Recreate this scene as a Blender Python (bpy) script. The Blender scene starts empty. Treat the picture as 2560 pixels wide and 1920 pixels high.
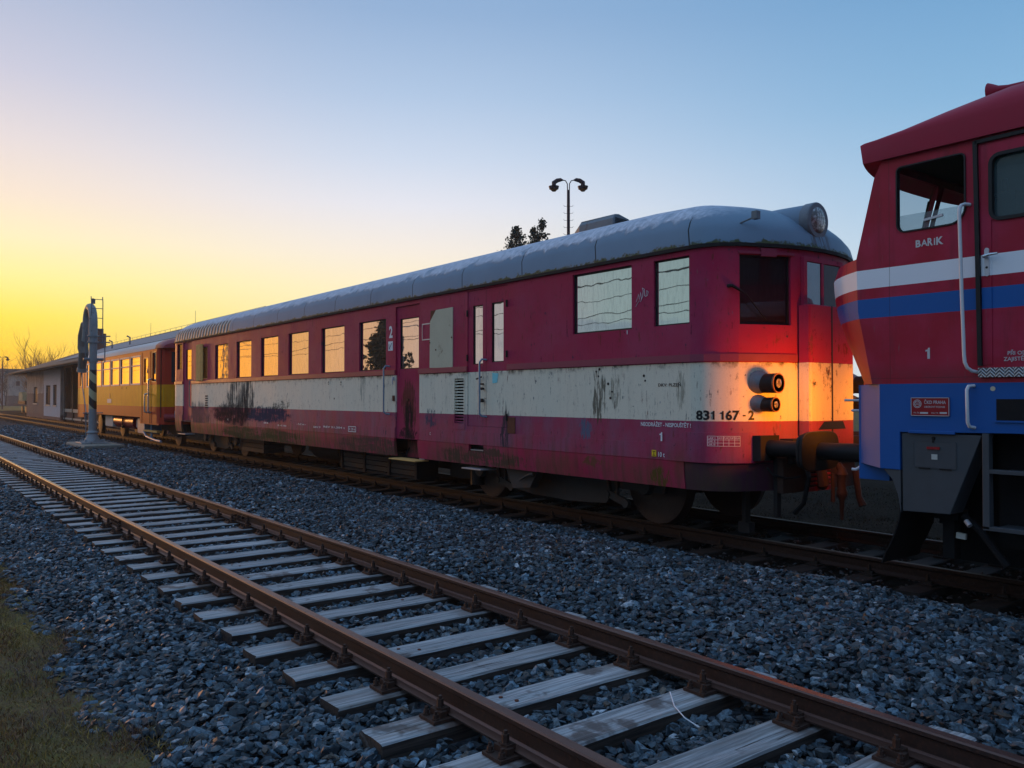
import bpy, bmesh, math, random
import numpy as np
from mathutils import Vector, Matrix
C = bpy.context
SC = C.scene
COL = SC.collection
R = math.radians
rnd = random.Random(7)

# ------------------------------------------------------------------ camera
CAM_H = 1.63
cam = bpy.data.cameras.new('camera'); camo = bpy.data.objects.new('camera', cam); COL.objects.link(camo)
cam.sensor_width = 36.0; cam.lens = 36.0 * 2066 / 2560; cam.clip_start = 0.1; cam.clip_end = 5000
TH = R(37.32); PT = math.atan(33 / 2066)
fw = Vector((-math.cos(TH) * math.cos(PT), math.sin(TH) * math.cos(PT), math.sin(PT)))
camo.location = (0, 0, CAM_H)
camo.rotation_euler = fw.to_track_quat('-Z', 'Y').to_euler()
SC.camera = camo
SC.render.resolution_x = 1024; SC.render.resolution_y = 768
SC.view_settings.view_transform = 'Standard'; SC.view_settings.look = 'None'
SC.view_settings.exposure = 0.14; SC.view_settings.gamma = 1.0
SC.cycles.max_bounces = 6; SC.cycles.diffuse_bounces = 3; SC.cycles.glossy_bounces = 4
SC.cycles.transparent_max_bounces = 12
SC.cycles.use_denoising = True

def srgb(r, g, b):
    f = lambda c: (c / 255 / 12.92) if c <= 10 else ((c / 255 + 0.055) / 1.055) ** 2.4
    return (f(r), f(g), f(b), 1)

# ------------------------------------------------------------------ node helper
class NT:
    def __init__(s, tree):
        s.t = tree; s.n = tree.nodes; s.l = tree.links
    def new(s, typ, **kw):
        n = s.n.new(typ)
        for k, v in kw.items(): setattr(n, k, v)
        return n
    def put(s, sock, v):
        if hasattr(v, 'links') or isinstance(v, bpy.types.NodeSocket): s.l.new(v, sock)
        else:
            if isinstance(v, (tuple, list)) and len(v) == 3 and sock.type == 'RGBA': v = (*v, 1)
            sock.default_value = v
    def m(s, op, a, b=0.0, c=0.0, clamp=False):
        n = s.new('ShaderNodeMath', operation=op, use_clamp=clamp)
        s.put(n.inputs[0], a); s.put(n.inputs[1], b)
        if op in ('MULTIPLY_ADD', 'SMOOTH_MIN', 'SMOOTH_MAX', 'COMPARE'): s.put(n.inputs[2], c)
        return n.outputs[0]
    def ss(s, v, lo, hi):           # smoothstep
        n = s.new('ShaderNodeMapRange', interpolation_type='SMOOTHSTEP')
        s.put(n.inputs[0], v); n.inputs[1].default_value = lo; n.inputs[2].default_value = hi
        return n.outputs[0]
    def mix(s, f, a, b, blend='MIX'):
        n = s.new('ShaderNodeMix', data_type='RGBA', blend_type=blend)
        s.put(n.inputs[0], f); s.put(n.inputs[6], a); s.put(n.inputs[7], b)
        return n.outputs[2]
    def sep(s, v):
        n = s.new('ShaderNodeSeparateXYZ'); s.l.new(v, n.inputs[0]); return n.outputs
    def comb(s, x, y, z):
        n = s.new('ShaderNodeCombineXYZ'); s.put(n.inputs[0], x); s.put(n.inputs[1], y); s.put(n.inputs[2], z); return n.outputs[0]
    def noise(s, vec, scale=5, detail=4, rough=0.55, mul=None, off=None):
        if mul or off:
            mp = s.new('ShaderNodeMapping'); s.l.new(vec, mp.inputs[0])
            if mul: mp.inputs['Scale'].default_value = mul
            if off: mp.inputs['Location'].default_value = off
            vec = mp.outputs[0]
        n = s.new('ShaderNodeTexNoise'); s.l.new(vec, n.inputs['Vector'])
        n.inputs['Scale'].default_value = scale; n.inputs['Detail'].default_value = detail; n.inputs['Roughness'].default_value = rough
        return n.outputs[0]
    def ramp(s, f, stops, interp='LINEAR'):
        n = s.new('ShaderNodeValToRGB'); s.put(n.inputs[0], f); cr = n.color_ramp; cr.interpolation = interp
        while len(cr.elements) > 1: cr.elements.remove(cr.elements[0])
        cr.elements[0].position = stops[0][0]; cr.elements[0].color = stops[0][1] if len(stops[0][1]) == 4 else (*stops[0][1], 1)
        for p, c in stops[1:]:
            e = cr.elements.new(p); e.color = c if len(c) == 4 else (*c, 1)
        return n.outputs[0]
    def bump(s, h, strength=0.3, dist=0.01):
        n = s.new('ShaderNodeBump'); s.put(n.inputs['Height'], h); n.inputs['Strength'].default_value = strength; n.inputs['Distance'].default_value = dist
        return n.outputs[0]

# ------------------------------------------------------------------ world: dusk sky, sunset along -X
W = bpy.data.worlds.new('World'); SC.world = W; W.use_nodes = True
w = NT(W.node_tree); w.n.clear()
SUN_AZ = R(-4)   # measured from -X towards -Y
tc = w.new('ShaderNodeTexCoord'); d = tc.outputs['Generated']; dx, dy, dz = w.sep(d)
hor = w.m('SQRT', w.m('ADD', w.m('MULTIPLY', dx, dx), w.m('MULTIPLY', dy, dy)))
sx, sy = -math.cos(SUN_AZ), math.sin(SUN_AZ)
cosaz = w.m('DIVIDE', w.m('ADD', w.m('MULTIPLY', dx, sx), w.m('MULTIPLY', dy, sy)), w.m('MAXIMUM', hor, 1e-4))
az = w.m('ARCCOSINE', w.m('MINIMUM', w.m('MAXIMUM', cosaz, -1.0), 1.0))
el = w.m('ARCSINE', dz)
eld = w.m('DIVIDE', w.m('MULTIPLY', el, 180 / math.pi), 90.0)
def st(l): return [(a / 90.0, srgb(*c)) for a, c in l]
rA = w.ramp(eld, st([(0, (255, 160, 20)), (1.4, (255, 182, 4)), (2.8, (255, 208, 6)), (4.8, (255, 230, 66)), (7.2, (254, 240, 150)), (9.5, (252, 237, 190)), (12, (244, 226, 206)), (15, (228, 217, 216)), (19, (200, 200, 217)), (23, (176, 186, 211)), (28, (154, 171, 203)), (38, (150, 186, 226)), (90, (160, 206, 250))]))
rM = w.ramp(eld, st([(0, (252, 222, 150)), (4, (254, 234, 172)), (7.5, (253, 238, 200)), (10, (244, 234, 222)), (13, (226, 227, 236)), (16, (202, 214, 233)), (20, (174, 196, 224)), (25, (145, 174, 210)), (30, (130, 165, 206)), (42, (140, 184, 230)), (90, (160, 206, 250))]))
rB = w.ramp(eld, st([(0, (204, 216, 228)), (6, (196, 218, 236)), (12, (164, 197, 225)), (18, (132, 177, 214)), (24, (112, 160, 203)), (30, (107, 157, 202)), (45, (132, 182, 232)), (90, (160, 206, 250))]))
rC = w.ramp(eld, st([(0, (70, 80, 104)), (8, (78, 92, 120)), (20, (84, 108, 146)), (45, (112, 156, 208)), (90, (160, 206, 250))]))
c1 = w.mix(w.ss(az, R(5), R(36)), rA, rM)
c2 = w.mix(w.ss(az, R(32), R(74)), c1, rB)
c3 = w.mix(w.ss(az, R(80), R(150)), c2, rC)
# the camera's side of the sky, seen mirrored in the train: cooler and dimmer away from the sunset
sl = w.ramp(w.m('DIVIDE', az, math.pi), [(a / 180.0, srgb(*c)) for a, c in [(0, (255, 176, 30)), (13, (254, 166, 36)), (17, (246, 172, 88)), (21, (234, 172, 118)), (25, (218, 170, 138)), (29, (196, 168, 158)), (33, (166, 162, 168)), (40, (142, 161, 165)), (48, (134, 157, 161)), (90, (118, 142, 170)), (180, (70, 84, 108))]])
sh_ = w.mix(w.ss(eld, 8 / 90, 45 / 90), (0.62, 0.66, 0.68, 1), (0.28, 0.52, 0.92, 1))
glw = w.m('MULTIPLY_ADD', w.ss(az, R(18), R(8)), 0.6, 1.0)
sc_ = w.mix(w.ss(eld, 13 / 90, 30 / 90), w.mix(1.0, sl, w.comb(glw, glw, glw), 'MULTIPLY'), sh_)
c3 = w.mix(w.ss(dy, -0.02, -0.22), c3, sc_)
# low evening cloud bank on the camera's side (seen mirrored in the windows)
cn = w.noise(d, 3.0, 6, 0.6, mul=(1, 1, 7))
cside = w.ss(dy, 0.25, -0.2)
low = w.ss(eld, 8.5 / 90, 1.5 / 90)
cl = w.m('MULTIPLY', w.m('MULTIPLY', w.ss(w.m('ADD', cn, w.m('MULTIPLY', low, 0.26)), 0.56, 0.72), w.ss(eld, 8.5 / 90, 5 / 90)), w.m('MULTIPLY', cside, w.ss(az, R(24), R(52))))
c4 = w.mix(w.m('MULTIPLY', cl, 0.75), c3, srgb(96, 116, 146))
# the physical sky, at a few per cent, keeps the gradient alive above and behind
sky = w.new('ShaderNodeTexSky', sky_type='NISHITA'); sky.sun_disc = False; sky.sun_elevation = R(1.5)
sky.sun_rotation = math.atan2(sx, sy); sky.air_density = 1.0; sky.dust_density = 1.5
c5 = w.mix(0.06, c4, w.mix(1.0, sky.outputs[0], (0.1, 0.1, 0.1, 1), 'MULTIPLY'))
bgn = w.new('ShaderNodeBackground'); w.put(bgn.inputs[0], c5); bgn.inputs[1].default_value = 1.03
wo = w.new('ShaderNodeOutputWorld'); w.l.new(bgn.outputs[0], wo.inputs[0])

sun = bpy.data.lights.new('sun', 'SUN'); sun.energy = 0.8; sun.angle = R(3); sun.color = (1.0, 0.42, 0.12)
suno = bpy.data.objects.new('sun', sun); COL.objects.link(suno)
_s = Vector((-math.cos(R(3)) * math.cos(R(2.2)), -math.sin(R(3)) * math.cos(R(2.2)), math.sin(R(2.2))))
suno.rotation_euler = (-_s).to_track_quat('-Z', 'Y').to_euler()

# ------------------------------------------------------------------ materials
MATS = {}
def mat_base(name):
    m = bpy.data.materials.new(name); m.use_nodes = True; t = NT(m.node_tree); t.n.clear()
    p = t.new('ShaderNodeBsdfPrincipled'); o = t.new('ShaderNodeOutputMaterial'); t.l.new(p.outputs[0], o.inputs[0])
    MATS[name] = m
    return m, t, p
def P(t, p, col=None, rough=None, metal=None, norm=None, spec=None, coat=None, emis=None, es=0):
    if col is not None: t.put(p.inputs['Base Color'], col)
    if rough is not None: t.put(p.inputs['Roughness'], rough)
    if metal is not None: t.put(p.inputs['Metallic'], metal)
    if norm is not None: t.put(p.inputs['Normal'], norm)
    if spec is not None: t.put(p.inputs['Specular IOR Level'], spec)
    if coat is not None: p.inputs['Coat Weight'].default_value = coat; p.inputs['Coat Roughness'].default_value = 0.25
    if emis is not None: t.put(p.inputs['Emission Color'], emis); p.inputs['Emission Strength'].default_value = es
def simple(name, col, rough=0.6, metal=0.0, var=0.25, scale=12, bump=0.15, rust=0.0):
    m, t, p = mat_base(name)
    pos = t.new('ShaderNodeNewGeometry').outputs['Position']
    n = t.noise(pos, scale, 5, 0.6)
    k = t.m('MULTIPLY_ADD', n, 2 * var, 1 - var)
    c = t.mix(1.0, (*col[:3], 1), t.comb(k, k, k), 'MULTIPLY')
    if rust:
        rn = t.ss(t.noise(pos, scale * 0.4, 6, 0.7), 0.62 - rust * 0.25, 0.70)
        c = t.mix(rn, c, (0.09, 0.035, 0.015, 1))
    P(t, p, c, t.m('MULTIPLY_ADD', n, 0.25, rough - 0.12), metal, t.bump(n, bump, 0.004), 0.3)
    return m
G = (0.0, 0.0, 0.0)
simple('black_steel', (0.011, 0.011, 0.012), 0.6, 0.2, 0.4)
simple('dark_frame', (0.018, 0.016, 0.016), 0.75, 0.1, 0.45, 6)
simple('under_grey', (0.036, 0.034, 0.032), 0.7, 0.0, 0.4, 7, rust=0.3)
simple('steel_grey', (0.16, 0.18, 0.2), 0.5, 0.3, 0.25, rust=0.25)
simple('rail_blue', (0.20, 0.27, 0.36), 0.4, 0.3, 0.2, 30)
simple('rubber', (0.012, 0.012, 0.014), 0.45, 0, 0.3)
simple('chrome', (0.55, 0.56, 0.58), 0.25, 0.9, 0.15, 30)
simple('wheel', (0.055, 0.035, 0.028), 0.55, 0.4, 0.4, 20)
simple('concrete', (0.20, 0.19, 0.16), 0.9, 0, 0.4, 5, 0.5)
simple('white_mark', (0.72, 0.72, 0.74), 0.5, 0, 0.12, 60)
simple('black_mark', (0.012, 0.012, 0.015), 0.5, 0, 0.1, 60)
simple('yellow_mark', (0.75, 0.48, 0.02), 0.5, 0, 0.1, 60)
simple('silver_mark', (0.55, 0.53, 0.56), 0.35, 0.3, 0.1, 60)
simple('cyan_mark', (0.18, 0.62, 0.68), 0.5, 0, 0.15, 60)
simple('board_panel', (0.55, 0.49, 0.35), 0.75, 0, 0.12, 5, 0.1, rust=0.12)
simple('planks', (0.62, 0.35, 0.11), 0.8, 0, 0.4, 9)
simple('alu', (0.45, 0.46, 0.48), 0.35, 0.7, 0.15, 20)
simple('lamp_grey', (0.17, 0.18, 0.20), 0.55, 0.2, 0.3, 25)
simple('white_rail', (0.62, 0.63, 0.66), 0.4, 0, 0.08, 40)
simple('loco_grey', (0.055, 0.062, 0.070), 0.55, 0, 0.2, 8)
simple('loco_black', (0.005, 0.005, 0.006), 0.8, 0, 0.3, 8)
simple('cab_green', (0.035, 0.085, 0.04), 0.7, 0, 0.15, 8)
simple('crane_grey', (0.24, 0.25, 0.26), 0.55, 0.1, 0.18, 9, 0.2, rust=0.1)
simple('sleeve', (0.17, 0.15, 0.135), 0.8, 0, 0.2, 12)
simple('lamp_post', (0.05, 0.022, 0.03), 0.6, 0.2, 0.2)
simple('copper_lamp', (0.30, 0.13, 0.05), 0.4, 0.2, 0.2)
simple('glow_tinted_bark', (0.34, 0.15, 0.05), 0.9, 0, 0.3, 6)  # sunset backlight on the twigs is put into this bark colour
simple('bark', (0.05, 0.035, 0.025), 0.9, 0, 0.3, 6)
simple('brick_wall', (0.16, 0.075, 0.055), 0.9, 0, 0.3, 6)
simple('yellow_trailer', (0.68, 0.32, 0.008), 0.45, 0, 0.10, 3, 0.05)
simple('far_wall', (0.30, 0.33, 0.36), 0.9, 0, 0.15, 0.3)
simple('wagon_load', (0.5, 0.36, 0.18), 0.9, 0, 0.5, 1.6)
simple('mount_mark', (0.45, 0.46, 0.42), 0.7, 0, 0.2, 20)
simple('rust_patch', (0.13, 0.04, 0.022), 0.8, 0, 0.4, 14)

def glass_mirror(name, tint=(0.80, 0.83, 0.81), wav=0.0035, rough=0.015, dark=0.06):
    m, t, p = mat_base(name)
    pos = t.new('ShaderNodeNewGeometry').outputs['Position']
    n = t.noise(pos, 2.3, 2, 0.5)
    dirt = t.ss(t.noise(pos, 9, 5, 0.6, mul=(3, 3, 0.6)), 0.40, 0.8)
    P(t, p, (*tint, 1), rough, 1.0, t.bump(n, 0.25, wav))
    d2 = t.new('ShaderNodeBsdfPrincipled'); d2.inputs['Base Color'].default_value = (0.06, 0.06, 0.06, 1) if name != 'dark_glass' else (0.012, 0.009, 0.012, 1); d2.inputs['Roughness'].default_value = 0.35
    mx = t.new('ShaderNodeMixShader'); t.put(mx.inputs[0], t.m('MULTIPLY_ADD', dirt, 0.16, dark))
    t.l.new(p.outputs[0], mx.inputs[1]); t.l.new(d2.outputs[0], mx.inputs[2])
    t.l.new(mx.outputs[0], t.n['Material Output'].inputs[0])
glass_mirror('window_glass')
glass_mirror('window_glass_warm', (0.95, 0.88, 0.74), 0.003)
glass_mirror('mid_glass', (0.30, 0.36, 0.42), 0.004, 0.03, 0.2)
glass_mirror('dark_glass', (0.10, 0.09, 0.11), 0.003, 0.03, 0.5)
simple('shed_glass', (0.02, 0.018, 0.018), 0.5)
def glass_clear(name, tint, op):
    m, t, p = mat_base(name)
    P(t, p, (*tint, 1), 0.03, 0.0)
    tr = t.new('ShaderNodeBsdfTransparent'); tr.inputs[0].default_value = (*[min(1, c * 0.9 + 0.2) for c in tint], 1)
    mx = t.new('ShaderNodeMixShader'); mx.inputs[0].default_value = op
    t.l.new(tr.outputs[0], mx.inputs[1]); t.l.new(p.outputs[0], mx.inputs[2]); t.l.new(mx.outputs[0], t.n['Material Output'].inputs[0])
glass_clear('clear_glass', (0.5, 0.56, 0.58), 0.22)
m, t, p = mat_base('lens')
ln = t.noise(t.new('ShaderNodeNewGeometry').outputs['Position'], 26, 3, 0.7)
P(t, p, t.mix(t.ss(ln, 0.42, 0.6), (0.16, 0.13, 0.11, 1), (0.50, 0.47, 0.45, 1)), 0.12, 0.35, t.bump(ln, 0.4, 0.01), 0.8)  # pale and dark flecks put the sparkle of the glass into its colour
m, t, p = mat_base('lamp_glow'); P(t, p, (0.8, 0.5, 0.2, 1), 0.3, 0, emis=(1, 0.42, 0.07, 1), es=12)

# --- painted body of the maroon and cream railcar
def car_paint(name, bands=True, flat=None, skirt=0.0, door=False):
    matt = None
    m, t, p = mat_base(name)
    g = t.new('ShaderNodeNewGeometry'); pos = g.outputs['Position']; X, Y, Z = t.sep(pos)
    maroon = (0.36, 0.020, 0.068, 1); cream = (0.72, 0.66, 0.52, 1)
    fade = t.noise(pos, 1.3, 4, 0.6)
    big = t.noise(pos, 3.0, 6, 0.62, mul=(1, 1, 0.45))
    streak = t.noise(pos, 1.0, 5, 0.62, mul=(14, 14, 0.9))
    fine = t.noise(pos, 60, 3, 0.6)
    mar = t.mix(t.m('MULTIPLY', t.ss(fade, 0.35, 0.75), 0.55), maroon, (0.35, 0.055, 0.12, 1))
    if bands:
        wob = t.m('MULTIPLY', t.noise(pos, 20, 1, 0.5), 0.006)
        zz = t.m('ADD', Z, wob)
        isc = t.m('MULTIPLY', t.m('GREATER_THAN', zz, 1.362), t.m('LESS_THAN', zz, 2.026))
        base = t.mix(isc, mar, cream)
        # faded violet strip under the cream
        lowb = t.m('MULTIPLY', t.m('LESS_THAN', zz, 1.362), t.m('GREATER_THAN', zz, 0.9))
        base = t.mix(t.m('MULTIPLY', lowb, t.m('MULTIPLY_ADD', t.ss(big, 0.35, 0.7), 0.5, 0.2)), base, (0.21, 0.10, 0.16, 1))
    else:
        base = flat or mar
    # dirt that runs down under the belt and over the skirts
    dirtc = t.mix(t.ss(big, 0.3, 0.7), (0.045, 0.030, 0.022, 1), (0.075, 0.052, 0.03, 1))
    lowm = t.ss(Z, 1.5, 0.62)
    farm = t.ss(X, -10.0, -24.0)
    dm = t.m('MULTIPLY', t.ss(t.m('ADD', streak, t.m('MULTIPLY', lowm, 0.10)), 0.50, 0.74), t.m('ADD', t.m('MULTIPLY', lowm, t.m('MULTIPLY_ADD', farm, 0.6, 0.38)), 0.10 if bands else 0.1))
    base = t.mix(t.m('MINIMUM', dm, 1.0), base, dirtc)
    # rusty brown wash on the skirts, stronger toward the far end
    rw = t.m('MULTIPLY', t.m('MULTIPLY', t.ss(Z, 1.0, 0.7), t.ss(t.noise(pos, 1.1, 5, 0.65, mul=(1, 1, 0.4), off=(3, 0, 0)), 0.42, 0.62)), t.m('MULTIPLY_ADD', farm, 0.5, 0.35 + skirt))
    base = t.mix(t.m('MINIMUM', rw, 0.9), base, (0.095, 0.075, 0.03, 1))
    rw2 = t.m('MULTIPLY', t.m('MULTIPLY', t.ss(Z, 1.45, 0.75), t.ss(t.noise(pos, 0.7, 5, 0.65, off=(7, 0, 2)), 0.5, 0.66)), 0.6)
    base = t.mix(rw2, base, (0.17, 0.055, 0.035, 1))
    def blob(x0, z0, rx, rz, col, k=1.0, thr=0.5, sx=10):
        nonlocal base, matt
        ddx = t.m('DIVIDE', t.m('SUBTRACT', X, x0), rx); ddz = t.m('DIVIDE', t.m('SUBTRACT', Z, z0), rz)
        rr = t.m('ADD', t.m('MULTIPLY', ddx, ddx), t.m('MULTIPLY', ddz, ddz))
        q = t.ss(rr, 1.0, 0.15)
        f1 = t.noise(pos, 1.0, 6, 0.72, mul=(max(26, 5 / rx), 6, 0.9 / rz), off=(x0, 0, 0)); f2 = t.noise(pos, 1.0, 4, 0.7, mul=(4 / rx, 4, 2.2 / rz), off=(x0, 3, 0))
        nn = t.m('MULTIPLY_ADD', t.m('MULTIPLY_ADD', f1, 0.62, t.m('MULTIPLY', f2, 0.38)), 2.1, -0.55)
        q2 = t.ss(t.m('ADD', nn, t.m('MULTIPLY', t.m('SUBTRACT', q, 1.0), 0.36)), thr - 0.09, thr + 0.07)
        base = t.mix(t.m('MULTIPLY', q2, k), base, col)
        mk = t.m('MULTIPLY', q2, k); matt = mk if matt is None else t.m('MAXIMUM', matt, mk)
    if bands:
        soot = (0.010, 0.012, 0.016, 1)
        blob(-21.4, 1.45, 1.3, 0.95, soot, 0.85, 0.45, 6); blob(-20.6, 1.6, 0.6, 0.7, soot, 0.85, 0.45, 6); blob(-21.9, 1.2, 2.0, 0.4, soot, 0.8, 0.44, 6)
        blob(-19.4, 1.22, 2.0, 0.26, (0.030, 0.045, 0.07, 1), 0.9, 0.40, 4)
        blob(-22.6, 1.2, 1.3, 0.3, soot, 0.75, 0.44, 5)
        blob(-18.5, 1.45, 0.9, 0.2, (0.06, 0.045, 0.03, 1), 0.8, 0.55, 16)
        blob(-25.0, 1.1, 1.9, 0.55, (0.10, 0.075, 0.06, 1), 0.6, 0.4, 3)
        blob(-11.9, 1.28, 0.24, 0.24, (0.05, 0.075, 0.10, 1), 0.85, 0.49, 6)
        blob(-8.05, 1.22, 0.19, 0.20, (0.10, 0.14, 0.20, 1), 0.85, 0.46, 12)
        blob(-7.80, 1.66, 0.20, 0.50, (0.085, 0.07, 0.045, 1), 0.85, 0.49, 22)
        blob(-7.50, 1.70, 0.14, 0.32, (0.20, 0.18, 0.13, 1), 0.7, 0.47, 22)
        blob(-6.42, 1.72, 0.10, 0.34, (0.16, 0.14, 0.10, 1), 0.7, 0.5, 22)
        blob(-9.80, 1.05, 0.16, 0.55, (0.045, 0.045, 0.05, 1), 0.9, 0.44, 8)
        blob(-14.4, 1.9, 0.25, 0.5, (0.2, 0.18, 0.14, 1), 0.6, 0.5, 22)
        blob(-12.75, 1.25, 0.4, 0.5, (0.03, 0.022, 0.02, 1), 0.9, 0.46, 5)
        blob(-12.7, 1.62, 0.36, 0.40, (0.16, 0.045, 0.032, 1), 0.85, 0.38, 5)
        # grime line under the belt
        gl = t.m('MULTIPLY', t.ss(Z, 1.93, 2.03), t.m('LESS_THAN', Z, 2.03))
        base = t.mix(t.m('MULTIPLY', gl, t.ss(t.noise(pos, 5, 4, 0.7), 0.46, 0.7)), base, (0.03, 0.028, 0.02, 1))
        # small chips
        ch = t.m('MULTIPLY', t.ss(t.noise(pos, 26, 2, 0.5), 0.70, 0.74), t.ss(t.noise(pos, 1.4, 2, 0.5, off=(5, 5, 5)), 0.52, 0.62))
        base = t.mix(ch, base, (0.03, 0.02, 0.018, 1))
    elif door:
        blob(-12.66, 1.50, 0.34, 0.62, (0.15, 0.045, 0.03, 1), 0.9, 0.40, 6)
        blob(-12.66, 1.22, 0.24, 0.55, (0.035, 0.022, 0.018, 1), 0.95, 0.42, 6)
        blob(-12.70, 0.98, 0.42, 0.16, (0.03, 0.022, 0.018, 1), 0.8, 0.44, 6)
    else:
        blob(-10.5, 0.7, 1.6, 0.22, (0.07, 0.06, 0.035, 1), 0.8, 0.44, 3)
        blob(-6.75, 0.68, 0.22, 0.18, (0.085, 0.08, 0.015, 1), 0.8, 0.48, 8)
        blob(-7.9, 0.8, 0.3, 0.10, (0.10, 0.08, 0.02, 1), 0.6, 0.46, 8)
        blob(-20.0, 0.72, 4.0, 0.25, (0.085, 0.075, 0.03, 1), 0.85, 0.42, 2)
        blob(-14.0, 0.72, 2.0, 0.25, (0.085, 0.065, 0.045, 1), 0.8, 0.42, 3)
    k = t.m('MULTIPLY_ADD', fine, 0.22, 0.89)
    base = t.mix(1.0, base, t.comb(k, k, k), 'MULTIPLY')
    waves = t.noise(pos, 1.6, 2, 0.5)
    P(t, p, base, t.m('ADD', t.m('MULTIPLY_ADD', big, 0.25, 0.42), t.m('MULTIPLY', matt, 0.4)), 0.0, t.bump(t.m('ADD', waves, t.m('MULTIPLY', fine, 0.04)), 0.35, 0.02), t.m('MULTIPLY', t.m('SUBTRACT', 1.0, matt, clamp=True), 0.12))
car_paint('car_paint'); car_paint('skirt_paint', False)
car_paint('door_paint', False, door=True)
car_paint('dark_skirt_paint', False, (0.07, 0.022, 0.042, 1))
simple('maroon_trim', (0.25, 0.04, 0.075), 0.45, 0, 0.2, 6)
simple('grille_dark', (0.01, 0.01, 0.012), 0.8)

m, t, p = mat_base('car_roof')
g = t.new('ShaderNodeNewGeometry'); pos = g.outputs['Position']; X, Y, Z = t.sep(pos)
grey = (0.19, 0.26, 0.34, 1)
rag = t.noise(pos, 1.0, 5, 0.6, mul=(7, 5, 1.5))
snow = t.ss(t.m('ADD', Z, t.m('MULTIPLY', t.m('SUBTRACT', rag, 0.5), 0.26)), 3.675, 3.745)
snow = t.m('MULTIPLY', snow, t.ss(t.noise(pos, 2.2, 4, 0.6, off=(2, 2, 2)), 0.28, 0.45))
snow = t.m('MULTIPLY', snow, t.ss(X, -5.85, -6.5))
sn = t.noise(pos, 9, 6, 0.7, mul=(3, 1, 1))
base = t.mix(t.m('MULTIPLY', t.noise(pos, 1.4, 5, 0.6), 0.5), grey, (0.085, 0.125, 0.165, 1))
# corrugated far end with pale streaks
cor = t.m('MULTIPLY', t.ss(X, -21.9, -22.2), t.ss(Z, 3.95, 3.86))
ws = t.m('SINE', t.m('MULTIPLY', X, 2 * math.pi / 0.26))
base = t.mix(t.m('MULTIPLY', cor, t.m('MULTIPLY', t.ss(ws, 0.2, 0.9), t.ss(t.noise(pos, 6, 4, 0.6), 0.35, 0.55))), base, (0.48, 0.46, 0.40, 1))
base = t.mix(t.m('MULTIPLY', cor, t.ss(ws, 0.0, -0.6)), base, (0.05, 0.045, 0.035, 1))
seam = t.m('LESS_THAN', t.m('ABSOLUTE', t.m('SUBTRACT', t.m('FRACT', t.m('DIVIDE', t.m('ADD', X, t.m('MULTIPLY', Z, 0.25)), 1.55)), 0.5)), 0.006)
base = t.mix(t.m('MULTIPLY', seam, t.m('SUBTRACT', 1.0, snow)), base, (0.02, 0.022, 0.025, 1))
# rust runs below the lamp
dxr = t.m('ABSOLUTE', t.m('SUBTRACT', Y, 8.75)); rr = t.m('MULTIPLY', t.m('MULTIPLY', t.ss(dxr, 0.3, 0.05), t.ss(Z, 3.75, 3.5)), t.ss(X, -6.2, -5.7))
base = t.mix(t.m('MULTIPLY', rr, t.ss(t.noise(pos, 1, 4, 0.6, mul=(4, 14, 1)), 0.42, 0.6)), base, (0.08, 0.045, 0.03, 1))
moss = t.ss(t.m('ADD', t.m('MULTIPLY', t.ss(Z, 3.50, 3.34), 0.42), t.noise(pos, 7, 6, 0.75)), 0.76, 0.90)
base = t.mix(moss, base, t.mix(t.noise(pos, 40, 2), (0.035, 0.035, 0.014, 1), (0.12, 0.12, 0.05, 1)))
base = t.mix(snow, base, t.mix(t.ss(sn, 0.35, 0.65), (0.33, 0.36, 0.42, 1), (0.62, 0.62, 0.68, 1)))
h = t.m('ADD', t.m('MULTIPLY', snow, t.m('MULTIPLY_ADD', sn, 0.6, 0.5)), t.m('MULTIPLY', moss, 0.4))
h = t.m('ADD', h, t.m('ADD', t.m('MULTIPLY', t.noise(pos, 1.2, 3, 0.5), 0.6), t.m('MULTIPLY', t.m('MULTIPLY', cor, ws), 0.6)))
P(t, p, base, t.m('MULTIPLY_ADD', snow, 0.3, 0.5), 0, t.bump(h, 0.6, 0.03), 0.12)

# --- rails, sleepers, ballast
def rail_mat(name, c1, c2, top, sh=1.0):
    m, t, p = mat_base(name)
    g = t.new('ShaderNodeNewGeometry'); pos = g.outputs['Position']
    n = t.noise(pos, 3.0, 6, 0.65, mul=(0.5, 8, 8)); n2 = t.noise(pos, 45, 4, 0.7)
    c = t.mix(t.ss(n, 0.35, 0.65), c1, c2)
    c = t.mix(t.ss(n2, 0.45, 0.7), c, [x * 1.7 for x in c2[:3]] + [1])
    nz = t.sep(g.outputs['Normal'])[2]
    tp = t.ss(nz, 0.45, 0.95)
    c = t.mix(t.m('MULTIPLY', tp, t.m('MULTIPLY_ADD', n, 0.4, 0.5)), c, top)
    P(t, p, c, t.m('SUBTRACT', t.m('MULTIPLY_ADD', n2, 0.2, 0.50), t.m('MULTIPLY', tp, 0.27 * sh)), t.m('MULTIPLY_ADD', tp, 0.5 * sh, 0.2), t.bump(n2, 0.3, 0.002), 0.5 if sh else 0.12)
rail_mat('rail_steel', (0.020, 0.010, 0.008, 1), (0.036, 0.015, 0.010, 1), (0.23, 0.12, 0.09, 1))
rail_mat('rail_dark', (0.016, 0.009, 0.007, 1), (0.028, 0.016, 0.012, 1), (0.05, 0.03, 0.024, 1), 0.0)
simple('clip_rust', (0.055, 0.028, 0.020), 0.65, 0.2, 0.5, 35, 0.5)
simple('clip_dark', (0.012, 0.008, 0.006), 0.75, 0.1, 0.5, 35, 0.5)

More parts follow.
